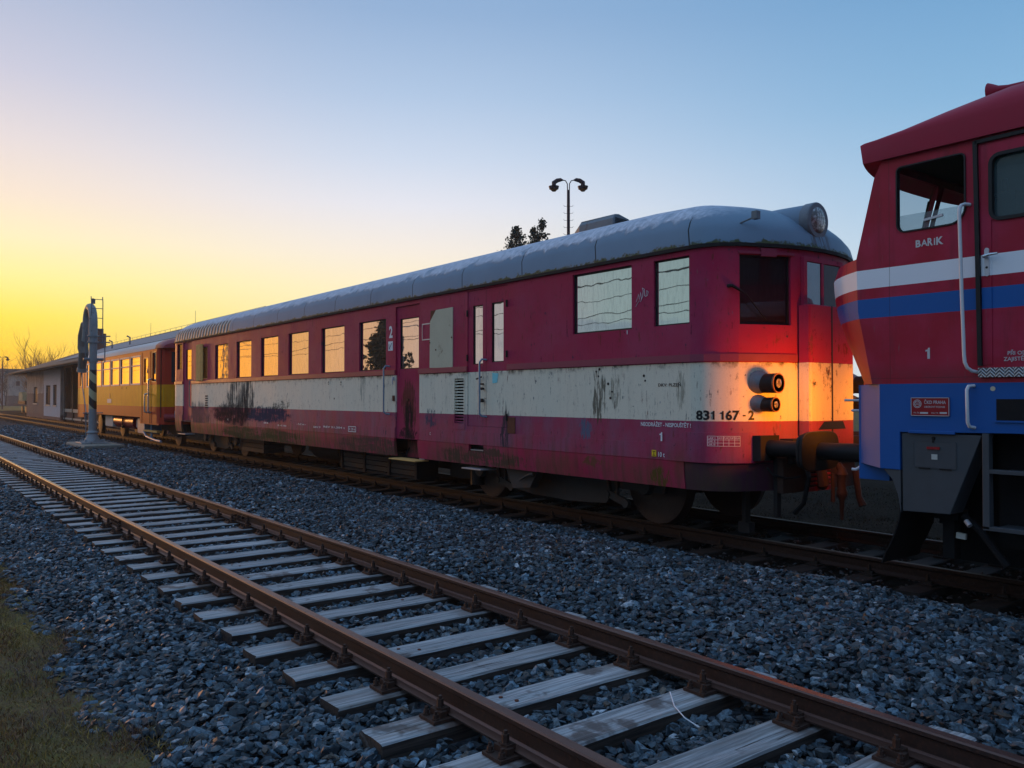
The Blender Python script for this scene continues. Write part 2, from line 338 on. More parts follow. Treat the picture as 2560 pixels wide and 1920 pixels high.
m, t, p = mat_base('old_sleeper')
tcn = t.new('ShaderNodeTexCoord'); oc = tcn.outputs['Object']; oi = t.new('ShaderNodeObjectInfo')
vo = t.new('ShaderNodeVectorMath', operation='ADD'); t.l.new(oc, vo.inputs[0]); t.l.new(t.comb(t.m('MULTIPLY', oi.outputs['Random'], 37), t.m('MULTIPLY', oi.outputs['Random'], 91), 0), vo.inputs[1])
v = vo.outputs[0]
gr = t.noise(v, 1.0, 6, 0.65, mul=(60, 2.2, 60)); gr2 = t.noise(v, 1.0, 5, 0.6, mul=(14, 0.7, 14)); pt = t.noise(v, 3.5, 4, 0.6)
crk = t.ss(t.noise(v, 1.0, 5, 0.75, mul=(26, 0.55, 26), off=(9, 3, 1)), 0.615, 0.65)
nz = t.sep(t.new('ShaderNodeNewGeometry').outputs['Normal'])[2]
topc = t.mix(t.ss(gr, 0.3, 0.7), (0.13, 0.13, 0.132, 1), (0.42, 0.41, 0.41, 1))
topc = t.mix(t.m('MULTIPLY', t.ss(gr2, 0.50, 0.68), 0.7), topc, (0.15, 0.135, 0.12, 1))
topc = t.mix(t.m('MULTIPLY', t.ss(t.m('ADD', pt, t.m('MULTIPLY', oi.outputs['Random'], 0.12)), 0.62, 0.72), 0.8), topc, (0.055, 0.035, 0.028, 1))
oy = t.sep(oc)[1]; nr_ = t.ss(t.m('ABSOLUTE', t.m('SUBTRACT', t.m('ABSOLUTE', oy), 0.755)), 0.34, 0.14)
topc = t.mix(t.m('MULTIPLY', nr_, t.m('MULTIPLY', t.ss(pt, 0.30, 0.60), 0.75)), topc, (0.10, 0.055, 0.038, 1))
topc = t.mix(crk, topc, (0.02, 0.016, 0.014, 1))
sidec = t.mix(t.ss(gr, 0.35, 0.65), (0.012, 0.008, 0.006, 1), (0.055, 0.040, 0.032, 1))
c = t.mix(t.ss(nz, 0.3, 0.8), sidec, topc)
rb = t.m('MULTIPLY_ADD', oi.outputs['Random'], 0.35, 0.80); c = t.mix(1.0, c, t.comb(rb, rb, rb), 'MULTIPLY')
P(t, p, c, 0.75, 0, t.bump(t.m('SUBTRACT', t.m('MULTIPLY_ADD', gr, 0.5, t.m('MULTIPLY', gr2, 0.5)), t.m('MULTIPLY', crk, 1.5)), 0.5, 0.006))
simple('dark_sleeper', (0.014, 0.010, 0.008), 0.85, 0, 0.5, 9, 0.6)

m, t, p = mat_base('ballast_stone')
at = t.new('ShaderNodeAttribute'); at.attribute_name = 'Col'
pos = t.new('ShaderNodeNewGeometry').outputs['Position']
n = t.noise(pos, 55, 4, 0.65); k = t.m('MULTIPLY_ADD', t.ss(n, 0.25, 0.75), 1.2, 0.4)
P(t, p, t.mix(1.0, at.outputs[0], t.comb(k, k, k), 'MULTIPLY'), 0.58, 0, t.bump(n, 0.35, 0.004), 0.35)
m, t, p = mat_base('ballast_bed')
pos = t.new('ShaderNodeNewGeometry').outputs['Position']
vor = t.new('ShaderNodeTexVoronoi'); t.l.new(pos, vor.inputs['Vector']); vor.inputs['Scale'].default_value = 22
vv = vor.outputs['Color']; vx, vy, vz = t.sep(vv)
kk = t.m('MULTIPLY_ADD', t.m('POWER', vx, 2.5), 0.07, 0.010)  # near-black tones put the shade of the gaps between stones into the colour
P(t, p, t.comb(kk, t.m('MULTIPLY', kk, 1.12), t.m('MULTIPLY', kk, 1.28)), 0.9, 0, t.bump(vor.outputs['Distance'], 1.0, 0.03), 0.1)
m, t, p = mat_base('earth')
pos = t.new('ShaderNodeNewGeometry').outputs['Position']; X, Y, Z = t.sep(pos)
n = t.noise(pos, 0.35, 6, 0.65); n2 = t.noise(pos, 7, 6, 0.7)
c = t.mix(t.ss(n, 0.4, 0.6), (0.17, 0.12, 0.035, 1), (0.13, 0.085, 0.045, 1))
c = t.mix(t.ss(n2, 0.4, 0.7), c, (0.15, 0.12, 0.045, 1))
P(t, p, c, 0.95, 0, t.bump(n2, 0.8, 0.05), 0.03)
m, t, p = mat_base('dark_bed')
pos = t.new('ShaderNodeNewGeometry').outputs['Position']
n2 = t.noise(pos, 16, 6, 0.75)
P(t, p, t.mix(t.ss(n2, 0.35, 0.75), (0.006, 0.005, 0.004, 1), (0.030, 0.023, 0.018, 1)), 0.95, 0, t.bump(n2, 1.0, 0.05), 0.03)
m, t, p = mat_base('grass_blade')
at = t.new('ShaderNodeAttribute'); at.attribute_name = 'Col'; P(t, p, at.outputs[0], 0.8, 0, spec=0.08)
m, t, p = mat_base('leaf_mass')
at = t.new('ShaderNodeAttribute'); at.attribute_name = 'Col'; P(t, p, at.outputs[0], 0.8, 0, spec=0.08)

# --- locomotive paint
def loco_paint(name):
    m, t, p = mat_base(name)
    g = t.new('ShaderNodeNewGeometry'); pos = g.outputs['Position']; X, Y, Z = t.sep(pos)
    fade = t.noise(pos, 2.2, 5, 0.6); fine = t.noise(pos, 50, 3, 0.6)
    red = t.mix(t.ss(fade, 0.35, 0.7), (0.36, 0.004, 0.026, 1), (0.42, 0.018, 0.06, 1))
    wh = t.m('MULTIPLY', t.m('GREATER_THAN', Z, 2.634), t.m('LESS_THAN', Z, 2.808))
    bl = t.m('MULTIPLY', t.m('GREATER_THAN', Z, 2.36), t.m('LESS_THAN', Z, 2.537))
    scr = t.m('MULTIPLY', t.ss(t.noise(pos, 1.0, 4, 0.6, mul=(40, 40, 3)), 0.64, 0.68), t.ss(t.noise(pos, 2.5, 2), 0.5, 0.6))
    red = t.mix(t.m('MULTIPLY', t.ss(t.noise(pos, 1.0, 5, 0.65, mul=(9, 9, 0.8)), 0.5, 0.75), 0.45), red, (0.07, 0.012, 0.018, 1))
    c = t.mix(wh, red, (0.80, 0.82, 0.86, 1)); c = t.mix(bl, c, (0.006, 0.095, 0.34, 1))
    c = t.mix(t.m('MULTIPLY', scr, 0.5), c, (0.12, 0.12, 0.13, 1))
    seam = t.m('MAXIMUM', t.m('LESS_THAN', t.m('ABSOLUTE', t.m('ADD', X, 3.868)), 0.0025), t.m('LESS_THAN', t.m('ABSOLUTE', t.m('SUBTRACT', Z, 1.80)), 0.002))
    c = t.mix(t.m('MULTIPLY', seam, 0.6), c, (0.03, 0.01, 0.012, 1))
    c = t.mix(t.m('MULTIPLY', t.m('MULTIPLY', t.ss(Z, 1.98, 1.78), t.ss(fade, 0.35, 0.6)), 0.45), c, (0.05, 0.025, 0.022, 1))
    P(t, p, c, t.m('MULTIPLY_ADD', fade, 0.3, 0.34), 0, t.bump(t.noise(pos, 1.6, 2), 0.3, 0.02), 0.3)
loco_paint('loco_paint')
simple('loco_blue', (0.004, 0.085, 0.32), 0.5, 0, 0.12, 3, 0.05)
simple('loco_roof', (0.30, 0.010, 0.035), 0.6, 0, 0.15, 2, 0.05)
simple('plate_red', (0.28, 0.015, 0.02), 0.4, 0.2, 0.1, 20)
m, t, p = mat_base('tread_plate')
pos = t.new('ShaderNodeNewGeometry').outputs['Position']
X, Y, Z = t.sep(pos)
wv = t.m('SINE', t.m('MULTIPLY', t.m('ADD', X, t.m('MULTIPLY', Z, t.m('SIGN', t.m('SINE', t.m('MULTIPLY', X, 90))))), 220))
P(t, p, t.mix(t.ss(wv, 0.1, 0.6), (0.12, 0.13, 0.15, 1), (0.5, 0.52, 0.55, 1)), 0.35, 0.6, t.bump(wv, 0.5, 0.003))

def trailer_paint():
    m, t, p = mat_base('trailer_paint')
    g = t.new('ShaderNodeNewGeometry'); pos = g.outputs['Position']; X, Y, Z = t.sep(pos)
    n = t.noise(pos, 2.5, 5, 0.6); nz2 = t.noise(pos, 1, 5, 0.6, mul=(5, 5, 0.7))
    yel = t.mix(t.ss(n, 0.3, 0.7), (0.64, 0.24, 0.003, 1), (0.70, 0.30, 0.008, 1)); red = (0.42, 0.035, 0.015, 1)
    yb = t.m('MULTIPLY', t.m('GREATER_THAN', Z, 1.31), t.m('LESS_THAN', Z, 2.05))
    up = t.m('MULTIPLY', t.m('GREATER_THAN', Z, 2.05), t.m('LESS_THAN', X, -29.16))
    c = t.mix(yb, red, yel); c = t.mix(up, c, t.mix(t.ss(n, 0.35, 0.7), (0.66, 0.065, 0.008, 1), (0.70, 0.095, 0.012, 1)))
    c = t.mix(t.m('MULTIPLY', t.ss(nz2, 0.5, 0.8), 0.35), c, (0.12, 0.07, 0.03, 1))
    P(t, p, c, 0.55, 0, None, 0.12)
trailer_paint()
m, t, p = mat_base('crane_stripes')
g = t.new('ShaderNodeNewGeometry'); X, Y, Z = t.sep(g.outputs['Position'])
s = t.m('FRACT', t.m('DIVIDE', t.m('ADD', Z, t.m('ADD', t.m('MULTIPLY', X, 0.6), t.m('MULTIPLY', Y, 0.8))), 0.62))
P(t, p, t.mix(t.m('GREATER_THAN', s, 0.5), (0.012, 0.013, 0.016, 1), (0.42, 0.38, 0.22, 1)), 0.5, 0)
m, t, p = mat_base('plaster')
g = t.new('ShaderNodeNewGeometry'); pos = g.outputs['Position']; X, Y, Z = t.sep(pos)
n = t.noise(pos, 0.8, 6, 0.65); n2 = t.noise(pos, 1, 5, 0.6, mul=(3, 3, 0.5))
wall = t.mix(t.ss(n, 0.35, 0.65), (0.30, 0.25, 0.22, 1), (0.42, 0.37, 0.33, 1))
lowb = t.m('MULTIPLY', t.m('LESS_THAN', t.m('ADD', Z, t.m('MULTIPLY', n, 0.3)), 2.15), t.m('LESS_THAN', X, -83.6))
wall = t.mix(lowb, wall, (0.17, 0.12, 0.105, 1))
wall = t.mix(t.m('MULTIPLY', t.ss(n2, 0.45, 0.7), 0.5), wall, (0.12, 0.09, 0.075, 1))
brk = t.ss(t.m('ADD', Z, t.m('MULTIPLY', n, 1.2)), 0.9, 0.55)
wall = t.mix(brk, wall, (0.15, 0.085, 0.075, 1))
P(t, p, wall, 0.9, 0, t.bump(n, 0.5, 0.05))
simple('white_plaster', (0.48, 0.46, 0.47), 0.9, 0, 0.15, 1.2)
simple('shed_roof', (0.10, 0.075, 0.055), 0.85, 0, 0.3, 1.5)
simple('shed_roof_sheet', (0.16, 0.17, 0.19), 0.6, 0, 0.15, 1.0)
simple('fascia', (0.42, 0.36, 0.29), 0.7, 0, 0.2, 2)
simple('shed_dark', (0.035, 0.027, 0.022), 0.9, 0, 0.4, 2)
simple('door_wood', (0.12, 0.085, 0.06), 0.85, 0, 0.35, 3)
simple('trailer_roof', (0.50, 0.47, 0.46), 0.55, 0, 0.1, 4)
simple('trailer_red', (0.26, 0.015, 0.02), 0.35, 0, 0.15, 3, 0.05)
simple('hall_roof', (0.12, 0.10, 0.10), 0.9, 0, 0.2, 0.5)

# ------------------------------------------------------------------ mesh builder
class MB:
    def __init__(s): s.v = []; s.f = []; s.mi = []; s.mats = []; s.cur = 0
    def mat(s, name):
        if name not in s.mats: s.mats.append(name)
        s.cur = s.mats.index(name); return s
    def quad(s, *pts):
        b = len(s.v); s.v += [tuple(q) for q in pts]; s.f.append(tuple(range(b, b + len(pts)))); s.mi.append(s.cur); return s
    def add(s, vs, fs):
        b = len(s.v); s.v += [tuple(q) for q in vs]
        for f in fs: s.f.append(tuple(b + i for i in f)); s.mi.append(s.cur)
        return s
    def box(s, x0, x1, y0, y1, z0, z1):
        vs = [(x, y, z) for z in (z0, z1) for y in (y0, y1) for x in (x0, x1)]
        s.add(vs, [(0, 2, 3, 1), (4, 5, 7, 6), (0, 1, 5, 4), (2, 6, 7, 3), (0, 4, 6, 2), (1, 3, 7, 5)]); return s
    def bar(s, a, b, w, h, up=(0, 0, 1)):
        a = Vector(a); b = Vector(b); d = (b - a).normalized(); u = Vector(up); sd = d.cross(u)
        if sd.length < 1e-4: sd = d.cross(Vector((1, 0, 0)))
        sd.normalize(); u = sd.cross(d)
        vs = []
        for q in (a, b):
            for i, j in ((-1, -1), (1, -1), (1, 1), (-1, 1)): vs.append(q + sd * (w / 2 * i) + u * (h / 2 * j))
        s.add(vs, [(3, 2, 1, 0), (4, 5, 6, 7), (0, 1, 5, 4), (1, 2, 6, 5), (2, 3, 7, 6), (3, 0, 4, 7)]); return s
    def tube(s, path, r, n=8, cap=True):
        path = [Vector(q) for q in path]; rs = r if isinstance(r, (list, tuple)) else [r] * len(path)
        b = len(s.v); pu = None
        for i, q in enumerate(path):
            if i == 0: d = path[1] - q
            elif i == len(path) - 1: d = q - path[i - 1]
            else: d = (path[i + 1] - q).normalized() + (q - path[i - 1]).normalized()
            d.normalize()
            if pu is None:
                pu = d.orthogonal().normalized()
            else:
                pu = (pu - d * pu.dot(d)).normalized()
            sd = d.cross(pu)
            for k in range(n):
                a = 2 * math.pi * k / n
                s.v.append(tuple(q + (pu * math.cos(a) + sd * math.sin(a)) * rs[i]))
        for i in range(len(path) - 1):
            for k in range(n):
                a = b + i * n + k; c = b + i * n + (k + 1) % n
                s.f.append((a, c, c + n, a + n)); s.mi.append(s.cur)
        if cap:
            s.f.append(tuple(b + k for k in reversed(range(n)))); s.mi.append(s.cur)
            e = b + (len(path) - 1) * n
            s.f.append(tuple(e + k for k in range(n))); s.mi.append(s.cur)
        return s
    def cyl(s, a, b, r0, r1=None, n=24, cap=True): return s.tube([a, b], [r0, r0 if r1 is None else r1], n, cap)
    def prism(s, poly, y0, y1):            # poly of (x,z), extruded along y
        n = len(poly); vs = [(x, y0, z) for x, z in poly] + [(x, y1, z) for x, z in poly]
        s.add(vs, [tuple(range(n)), tuple(reversed(range(n, 2 * n)))] + [(i, i + n, (i + 1) % n + n, (i + 1) % n) for i in range(n)]); return s
    def prismx(s, poly, x0, x1):           # poly of (y,z), extruded along x
        n = len(poly); vs = [(x0, y, z) for y, z in poly] + [(x1, y, z) for y, z in poly]
        s.add(vs, [tuple(range(n)), tuple(reversed(range(n, 2 * n)))] + [(i, i + n, (i + 1) % n + n, (i + 1) % n) for i in range(n)]); return s
    def mesh(s, name, smooth=False, origin=(0, 0, 0), sharp=35):
        me = bpy.data.meshes.new(name)
        ox, oy, oz = origin
        me.from_pydata([(x - ox, y - oy, z - oz) for x, y, z in s.v], [], s.f)
        for mn in s.mats: me.materials.append(MATS[mn])
        if s.mi: me.polygons.foreach_set('material_index', s.mi)
        bm = bmesh.new(); bm.from_mesh(me); bmesh.ops.remove_doubles(bm, verts=bm.verts, dist=1e-5); bmesh.ops.recalc_face_normals(bm, faces=bm.faces)
        bm.to_mesh(me); bm.free()
        if smooth:
            me.polygons.foreach_set('use_smooth', [True] * len(me.polygons))
            me.set_sharp_from_angle(angle=R(sharp))
        me.update(); return me
    def build(s, name, parent=None, smooth=False, bevel=0, sharp=35):
        o_ = (0, 0, 0)
        q = parent
        while q is not None: o_ = tuple(a + b for a, b in zip(o_, q.location)); q = q.parent
        o = bpy.data.objects.new(name, s.mesh(name, smooth, o_, sharp)); COL.objects.link(o)
        if parent is not None: o.parent = parent
        if bevel:
            b = o.modifiers.new('b', 'BEVEL'); b.width = bevel; b.segments = 2; b.limit_method = 'ANGLE'; b.angle_limit = R(40)
        return o
def M(mat): mb = MB(); mb.mat(mat); return mb
def tag(o, label, cat, group=None, kind=None):
    if label: o['label'] = label
    if cat: o['category'] = cat
    if group: o['group'] = group
    if kind: o['kind'] = kind
    return o
def empty(name, loc, label, cat, group=None):
    o = bpy.data.objects.new(name, None); COL.objects.link(o); o.location = loc; o.empty_display_size = 0.2
    return tag(o, label, cat, group)
def copy_tree(o, parent=None):
    c = o.copy(); COL.objects.link(c); c.parent = parent
    for ch in [x for x in o.children]: copy_tree(ch, c)
    return c

FONT = {}
def text_mesh(txt, size, sx=1.0, bold=0.0, spacing=1.0):
    cu = bpy.data.curves.new('lettering', 'FONT'); cu.body = txt; cu.size = size; cu.offset = bold; cu.space_character = spacing; cu.extrude = 0; cu.resolution_u = 2
    o = bpy.data.objects.new('tmp', cu); COL.objects.link(o)
    dg = C.evaluated_depsgraph_get(); dg.update()
    me = bpy.data.meshes.new_from_object(o.evaluated_get(dg))
    vs = [(v.co.x * sx, v.co.y) for v in me.vertices]; fs = [tuple(p.vertices) for p in me.polygons]
    bpy.data.objects.remove(o); bpy.data.curves.remove(cu); bpy.data.meshes.remove(me)
    return vs, fs
def text_into(mb, txt, h, mapf, bold=0.0, width=None, spacing=1.0):
    """lettering of cap height h; mapf(u,v)->xyz"""
    vs, fs = text_mesh(txt, 1.0, 1.0, bold, spacing)
    if not vs: return
    caps, _ = text_mesh('H', 1.0); ch = max(v[1] for v in caps)
    k = h / ch; x0 = min(v[0] for v in vs); x1 = max(v[0] for v in vs)
    kx = (width / (x1 - x0)) if width else k
    mb.add([mapf((x - x0) * kx, y * k) for x, y in vs], fs)

def ONE(mb, h, mapf):
    w_ = h * .24; pts = [(h * .17, 0), (h * .17 + w_, 0), (h * .17 + w_, h), (h * .24, h), (h * .21, h * .86), (0, h * .80), (0, h * .66), (h * .17, h * .69)]
    mb.add([mapf(*q) for q in pts], [(0, 1, 2, 3, 4, 7), (4, 5, 6, 7)])
def LT(parent, matname, txt, h, mapf, bold=0.0, width=None, name='lettering'):
    mb = M(matname)
    if txt == '1': ONE(mb, h, mapf)
    else: text_into(mb, txt, h, mapf, bold, width)
    return mb.build(name, parent)
# ------------------------------------------------------------------ walls with holes along a path
class Path:
    def __init__(s, pts):
        s.p = [Vector(q) for q in pts]; s.u = [0]
        for a, b in zip(s.p, s.p[1:]): s.u.append(s.u[-1] + (b - a).length)
        s.n = []
        segs = [((b - a).normalized()) for a, b in zip(s.p, s.p[1:])]
        for i in range(len(s.p)):
            d = segs[max(0, i - 1)] + segs[min(len(segs) - 1, i)]
            d.normalize(); s.n.append(Vector((d.y, -d.x)))   # outward = right-hand side
    def at(s, u, off=0.0):
        u = min(max(u, 0), s.u[-1])
        for i in range(len(s.u) - 1):
            if u <= s.u[i + 1] + 1e-9: break
        k = (u - s.u[i]) / (s.u[i + 1] - s.u[i]); q = s.p[i].lerp(s.p[i + 1], k); n = s.n[i].lerp(s.n[i + 1], k).normalized()
        return q.x + n.x * off, q.y + n.y * off
    def xyz(s, u, z, off=0.0):
        x, y = s.at(u, off); return (x, y, z)
def wall(mb, path, u0, u1, zs, holes, reveal=0.05, off=0.0, mats=None, xoff=None):
    """xoff(z)->dx lets a wall lean; holes = (ua,ub,za,zb)"""
    us = {u0, u1} | {u for u in path.u if u0 < u < u1}
    zz = set(zs)
    for h in holes: us |= {h[0], h[1]}; zz |= {h[2], h[3]}
    us = sorted(us); zz = sorted(zz)
    us = [u for i, u in enumerate(us) if i == 0 or u - us[i - 1] > 1e-4]
    def pt(u, z, o=0.0):
        x, y, z = path.xyz(u, z, off + o)
        return (x + (xoff(z) if xoff else 0), y, z)
    for a, b in zip(us, us[1:]):
        for c, d in zip(zz, zz[1:]):
            um, zm = (a + b) / 2, (c + d) / 2
            if any(h[0] < um < h[1] and h[2] < zm < h[3] for h in holes): continue
            mb.quad(pt(a, c), pt(b, c), pt(b, d), pt(a, d))
    for h in holes:
        uu = [u for u in us if h[0] - 1e-6 <= u <= h[1] + 1e-6]
        for a, b in zip(uu, uu[1:]):
            mb.quad(pt(a, h[2]), pt(b, h[2]), pt(b, h[2], -reveal), pt(a, h[2], -reveal))
            mb.quad(pt(a, h[3], -reveal), pt(b, h[3], -reveal), pt(b, h[3]), pt(a, h[3]))
        for u in (h[0], h[1]):
            mb.quad(pt(u, h[2]), pt(u, h[2], -reveal), pt(u, h[3], -reveal), pt(u, h[3]))
def patch(mb, path, u0, u1, z0, z1, off=0.0, n=1, thick=0.0):
    us = sorted({u0, u1} | {u for u in path.u if u0 < u < u1})
    for a, b in zip(us, us[1:]):
        mb.quad(path.xyz(a, z0, off), path.xyz(b, z0, off), path.xyz(b, z1, off), path.xyz(a, z1, off))
        if thick:
            mb.quad(path.xyz(a, z1, off), path.xyz(b, z1, off), path.xyz(b, z1, off - thick), path.xyz(a, z1, off - thick))
            mb.quad(path.xyz(a, z0, off - thick), path.xyz(b, z0, off - thick), path.xyz(b, z0, off), path.xyz(a, z0, off))
    if thick:
        for u in (u0, u1): mb.quad(path.xyz(u, z0, off), path.xyz(u, z1, off), path.xyz(u, z1, off - thick), path.xyz(u, z0, off - thick))
def frame(mb, path, u0, u1, z0, z1, w=0.02, off=0.0, thick=0.01):
    for a, b, c, d in ((u0, u1, z1 - w, z1), (u0, u1, z0, z0 + w), (u0, u0 + w, z0 + w, z1 - w), (u1 - w, u1, z0 + w, z1 - w)):
        patch(mb, path, a, b, c, d, off, thick=thick)


# ================================================================== maroon and cream railcar
YC = 8.8
endp = [(-6.27, 7.35), (-6.10, 7.38), (-5.95, 7.47), (-5.82, 7.62), (-5.70, 7.88), (-5.58, 8.2), (-5.52, 8.5), (-5.5, 8.8)]
def mir(p): return (p[0], 2 * YC - p[1])
def flipx(p): return (-33.37 - p[0], p[1])       # -27.1 <-> -6.27
near_far_end = [flipx(p) for p in reversed(endp)]         # from (-27.87,8.8) to (-27.1,7.35)
loop = near_far_end + endp + [mir(p) for p in reversed(endp[:-1])] + [mir(p) for p in reversed(near_far_end[1:])] + [near_far_end[0]]
BP = Path(loop)
U0 = BP.u[len(near_far_end)]       # u at (-6.27, 7.35)
US = BP.u[len(near_far_end) - 1]   # u at (-27.1, 7.35)
def ux(x): return U0 + (x + 6.27)
def ue(u): return U0 + u
UMID = ue(Path(endp).u[-1])
car = empty('railcar', (-16.5, YC, 0.0), 'long maroon and cream railcar with peeling, sooty paint and a frosted grey roof', 'railcar')
# openings on the near side
ZB, ZT = 2.135, 3.075
side_wins = [(-23.254, -22.151), (-21.501, -20.418), (-19.761, -18.654), (-18.037, -16.925), (-16.264, -15.178), (-14.533, -13.455)]
holes = []
for a, b in side_wins: holes.append((ux(a), ux(b), ZB, ZT))
holes += [(ux(-26.95), ux(-26.42), 2.49, 3.28), (ux(-24.98), ux(-23.92), 2.15, 3.08)]
d1 = (ux(-26.32), ux(-25.42), 0.93, 3.30); d2 = (ux(-13.10), ux(-12.27), 0.893, 3.25)
dbl = (ux(-10.80), ux(-9.745), 1.178, 3.30)
holes += [d1, d2, dbl]
holes += [(ux(-8.30), ux(-7.205), 2.47, 3.265), (ux(-6.838), ux(-6.29), 2.475, 3.26)]
ewin = (ue(0.568), ue(1.228), 2.45, 3.24)
ewin2 = (2 * UMID - ewin[1], 2 * UMID - ewin[0], 2.45, 3.24)
holes += [ewin, ewin2]
louv = (ux(-11.165), ux(-10.90), 1.213, 1.93); holes.append(louv)
b_ = M('car_paint')
wall(b_, BP, 0, BP.u[-1], [0.90, 1.36, 2.03, 3.36], holes, 0.055)
b_.build('body', car, smooth=True, sharp=28)
# dark lining close behind every opening so nothing shows hollow
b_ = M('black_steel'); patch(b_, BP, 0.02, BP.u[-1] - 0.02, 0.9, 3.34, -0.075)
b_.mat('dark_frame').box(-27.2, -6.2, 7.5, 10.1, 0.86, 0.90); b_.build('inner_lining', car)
# windows: pane + rubber frame
def window(a, b, c, d, glass, off=-0.045, name='window', fw_=0.018, label=None, parent=None, framemat='rubber'):
    w_ = M(glass); patch(w_, BP, a + 0.001, b - 0.001, c + 0.001, d - 0.001, off)
    o = w_.build(name, parent or car)
    if label: o['label'] = label
    if framemat:
        f_ = M(framemat); frame(f_, BP, a, b, c, d, fw_, off + 0.012, 0.012)
        f_.build('window_frame', o)
    return o
for i, (a, b) in enumerate(side_wins):
    window(ux(a), ux(b), ZB, ZT, 'window_glass_warm' if i < 3 else 'window_glass')
window(ux(-26.95), ux(-26.42), 2.49, 3.28, 'dark_glass', label='smashed dark end window of the railcar')
wb = window(ux(-24.98), ux(-23.92), 2.15, 3.08, 'window_glass_warm', label='side window half covered by upright boards')
pb = M('planks')
pb.box(-24.88, -24.62, 7.312, 7.337, 2.10, 3.16); pb.box(-24.61, -24.40, 7.305, 7.33, 2.12, 3.17); pb.box(-24.39, -24.26, 7.31, 7.335, 2.10, 3.15)
pb.build('board', wb)
window(ux(-8.30), ux(-7.205), 2.47, 3.265, 'window_glass', label='wide cab side window with white smears', fw_=0.022)
window(ux(-6.838), ux(-6.29), 2.475, 3.26, 'window_glass', label='narrow cab side window near the rounded corner')
window(*ewin, 'dark_glass', label='dark windscreen in the rounded end', fw_=0.024)
window(*ewin2, 'dark_glass', label='far windscreen in the rounded end', fw_=0.024)
# boarded-up window
bp = M('board_panel'); a0, a1 = ux(-11.92), ux(-11.217)
def fp(u, z, o=0.012): return BP.xyz(u, z, o)
bp.quad(fp(a0, 2.125), fp(a1, 2.105), fp(a1 + .005, 3.09), fp(a0 + .20, 3.085), fp(a0 + .01, 2.90))
bp.quad(fp(a0, 2.125, 0), fp(a1, 2.105, 0), fp(a1, 2.105), fp(a0, 2.125)); bp.quad(fp(a1, 2.105), fp(a1, 2.105, 0), fp(a1 + .005, 3.09, 0), fp(a1 + .005, 3.09))
o = bp.build('board_panel', car); o['label'] = 'pale grey panel screwed over a window opening'
M('rust_patch').quad(fp(a0 + .01, 2.90, .004), fp(a0 + .2, 3.085, .004), fp(a0 + .02, 3.085, .004)).build('rust_corner', car)
for q in ((a0 + .01, 2.55), (a1 - .02, 2.60), (a0 + .2, 2.42)): M('rust_patch').box(-0.012 + q[0] - U0 - 6.27, 0.012 + q[0] - U0 - 6.27, 7.330, 7.338, q[1] - .012, q[1] + .012).build('rust_spot', car)
t_ = M('silver_mark')
for (xa, xb, za, zb_) in ((-12.17, -11.93, 2.865, 2.885), (-12.17, -11.93, 2.60, 2.618), (-12.18, -12.165, 2.60, 2.885)): t_.box(xa, xb, 7.3455, 7.349, za, zb_)
t_.build('tape_residue', car)

# belt rail and gutter
br = M('maroon_trim')
for ua, ub in ((US - 0.5, d1[0]), (d1[1], d2[0]), (d2[1], dbl[0]), (dbl[1], UMID - 0.47), (UMID + 0.47, ue(2.7))):
    patch(br, BP, ua, ub, 2.035, 2.118, 0.022, thick=0.022)
br.build('belt_rail', car)
gt = M('dark_frame'); patch(gt, BP, 0, BP.u[-1], 3.325, 3.365, 0.035, thick=0.06); gt.build('gutter', car)
# recessed lower parts: skirts
def skirt(u0, u1, z0, z1, o0, o1, mat, name='skirt_panel', label=None, lip=True):
    s_ = M(mat); us = sorted({u0, u1} | {u for u in BP.u if u0 < u < u1})
    rings = [(z1, o0), ((z0 + z1) / 2 + 0.03, (o0 + o1) / 2 + 0.012), (z0, o1)]
    for a, b in zip(us, us[1:]):
        for (za, oa), (zb_, ob) in zip(rings, rings[1:]):
            s_.quad(BP.xyz(a, zb_, ob), BP.xyz(b, zb_, ob), BP.xyz(b, za, oa), BP.xyz(a, za, oa))
        s_.quad(BP.xyz(a, z0, o1), BP.xyz(a, z0, o1 - .03), BP.xyz(b, z0, o1 - .03), BP.xyz(b, z0, o1))
        s_.quad(BP.xyz(a, z1, o0), BP.xyz(b, z1, o0), BP.xyz(b, z1, o0 - .03), BP.xyz(a, z1, o0 - .03))
    for u in (u0, u1):
        s_.quad(*[BP.xyz(u, z, q) for z, q in rings], BP.xyz(u, z0, o1 - .05), BP.xyz(u, z1, o0 - .05))
    o = s_.build(name, car, smooth=True)
    if label: o['label'] = label
    return o
for xa, xb in ((-27.1, -26.45), (-25.45, -24.55), (-24.54, -22.6), (-22.59, -21.1), (-21.09, -17.6), (-17.59, -13.55), (-13.54, -13.14), (-12.315, -10.75), (-10.35, -9.73), (-9.72, -6.372)):
    skirt(ux(xa), ux(xb), 0.575, 0.888, 0.012, -0.02, 'skirt_paint')
skirt(ux(-10.745), ux(-10.355), 0.575, 0.79, 0.008, -0.02, 'skirt_paint')
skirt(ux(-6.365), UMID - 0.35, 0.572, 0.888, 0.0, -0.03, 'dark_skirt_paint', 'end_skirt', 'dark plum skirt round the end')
skirt(UMID + 0.35, ue(2.9), 0.572, 0.888, 0.0, -0.03, 'dark_skirt_paint', 'end_skirt')
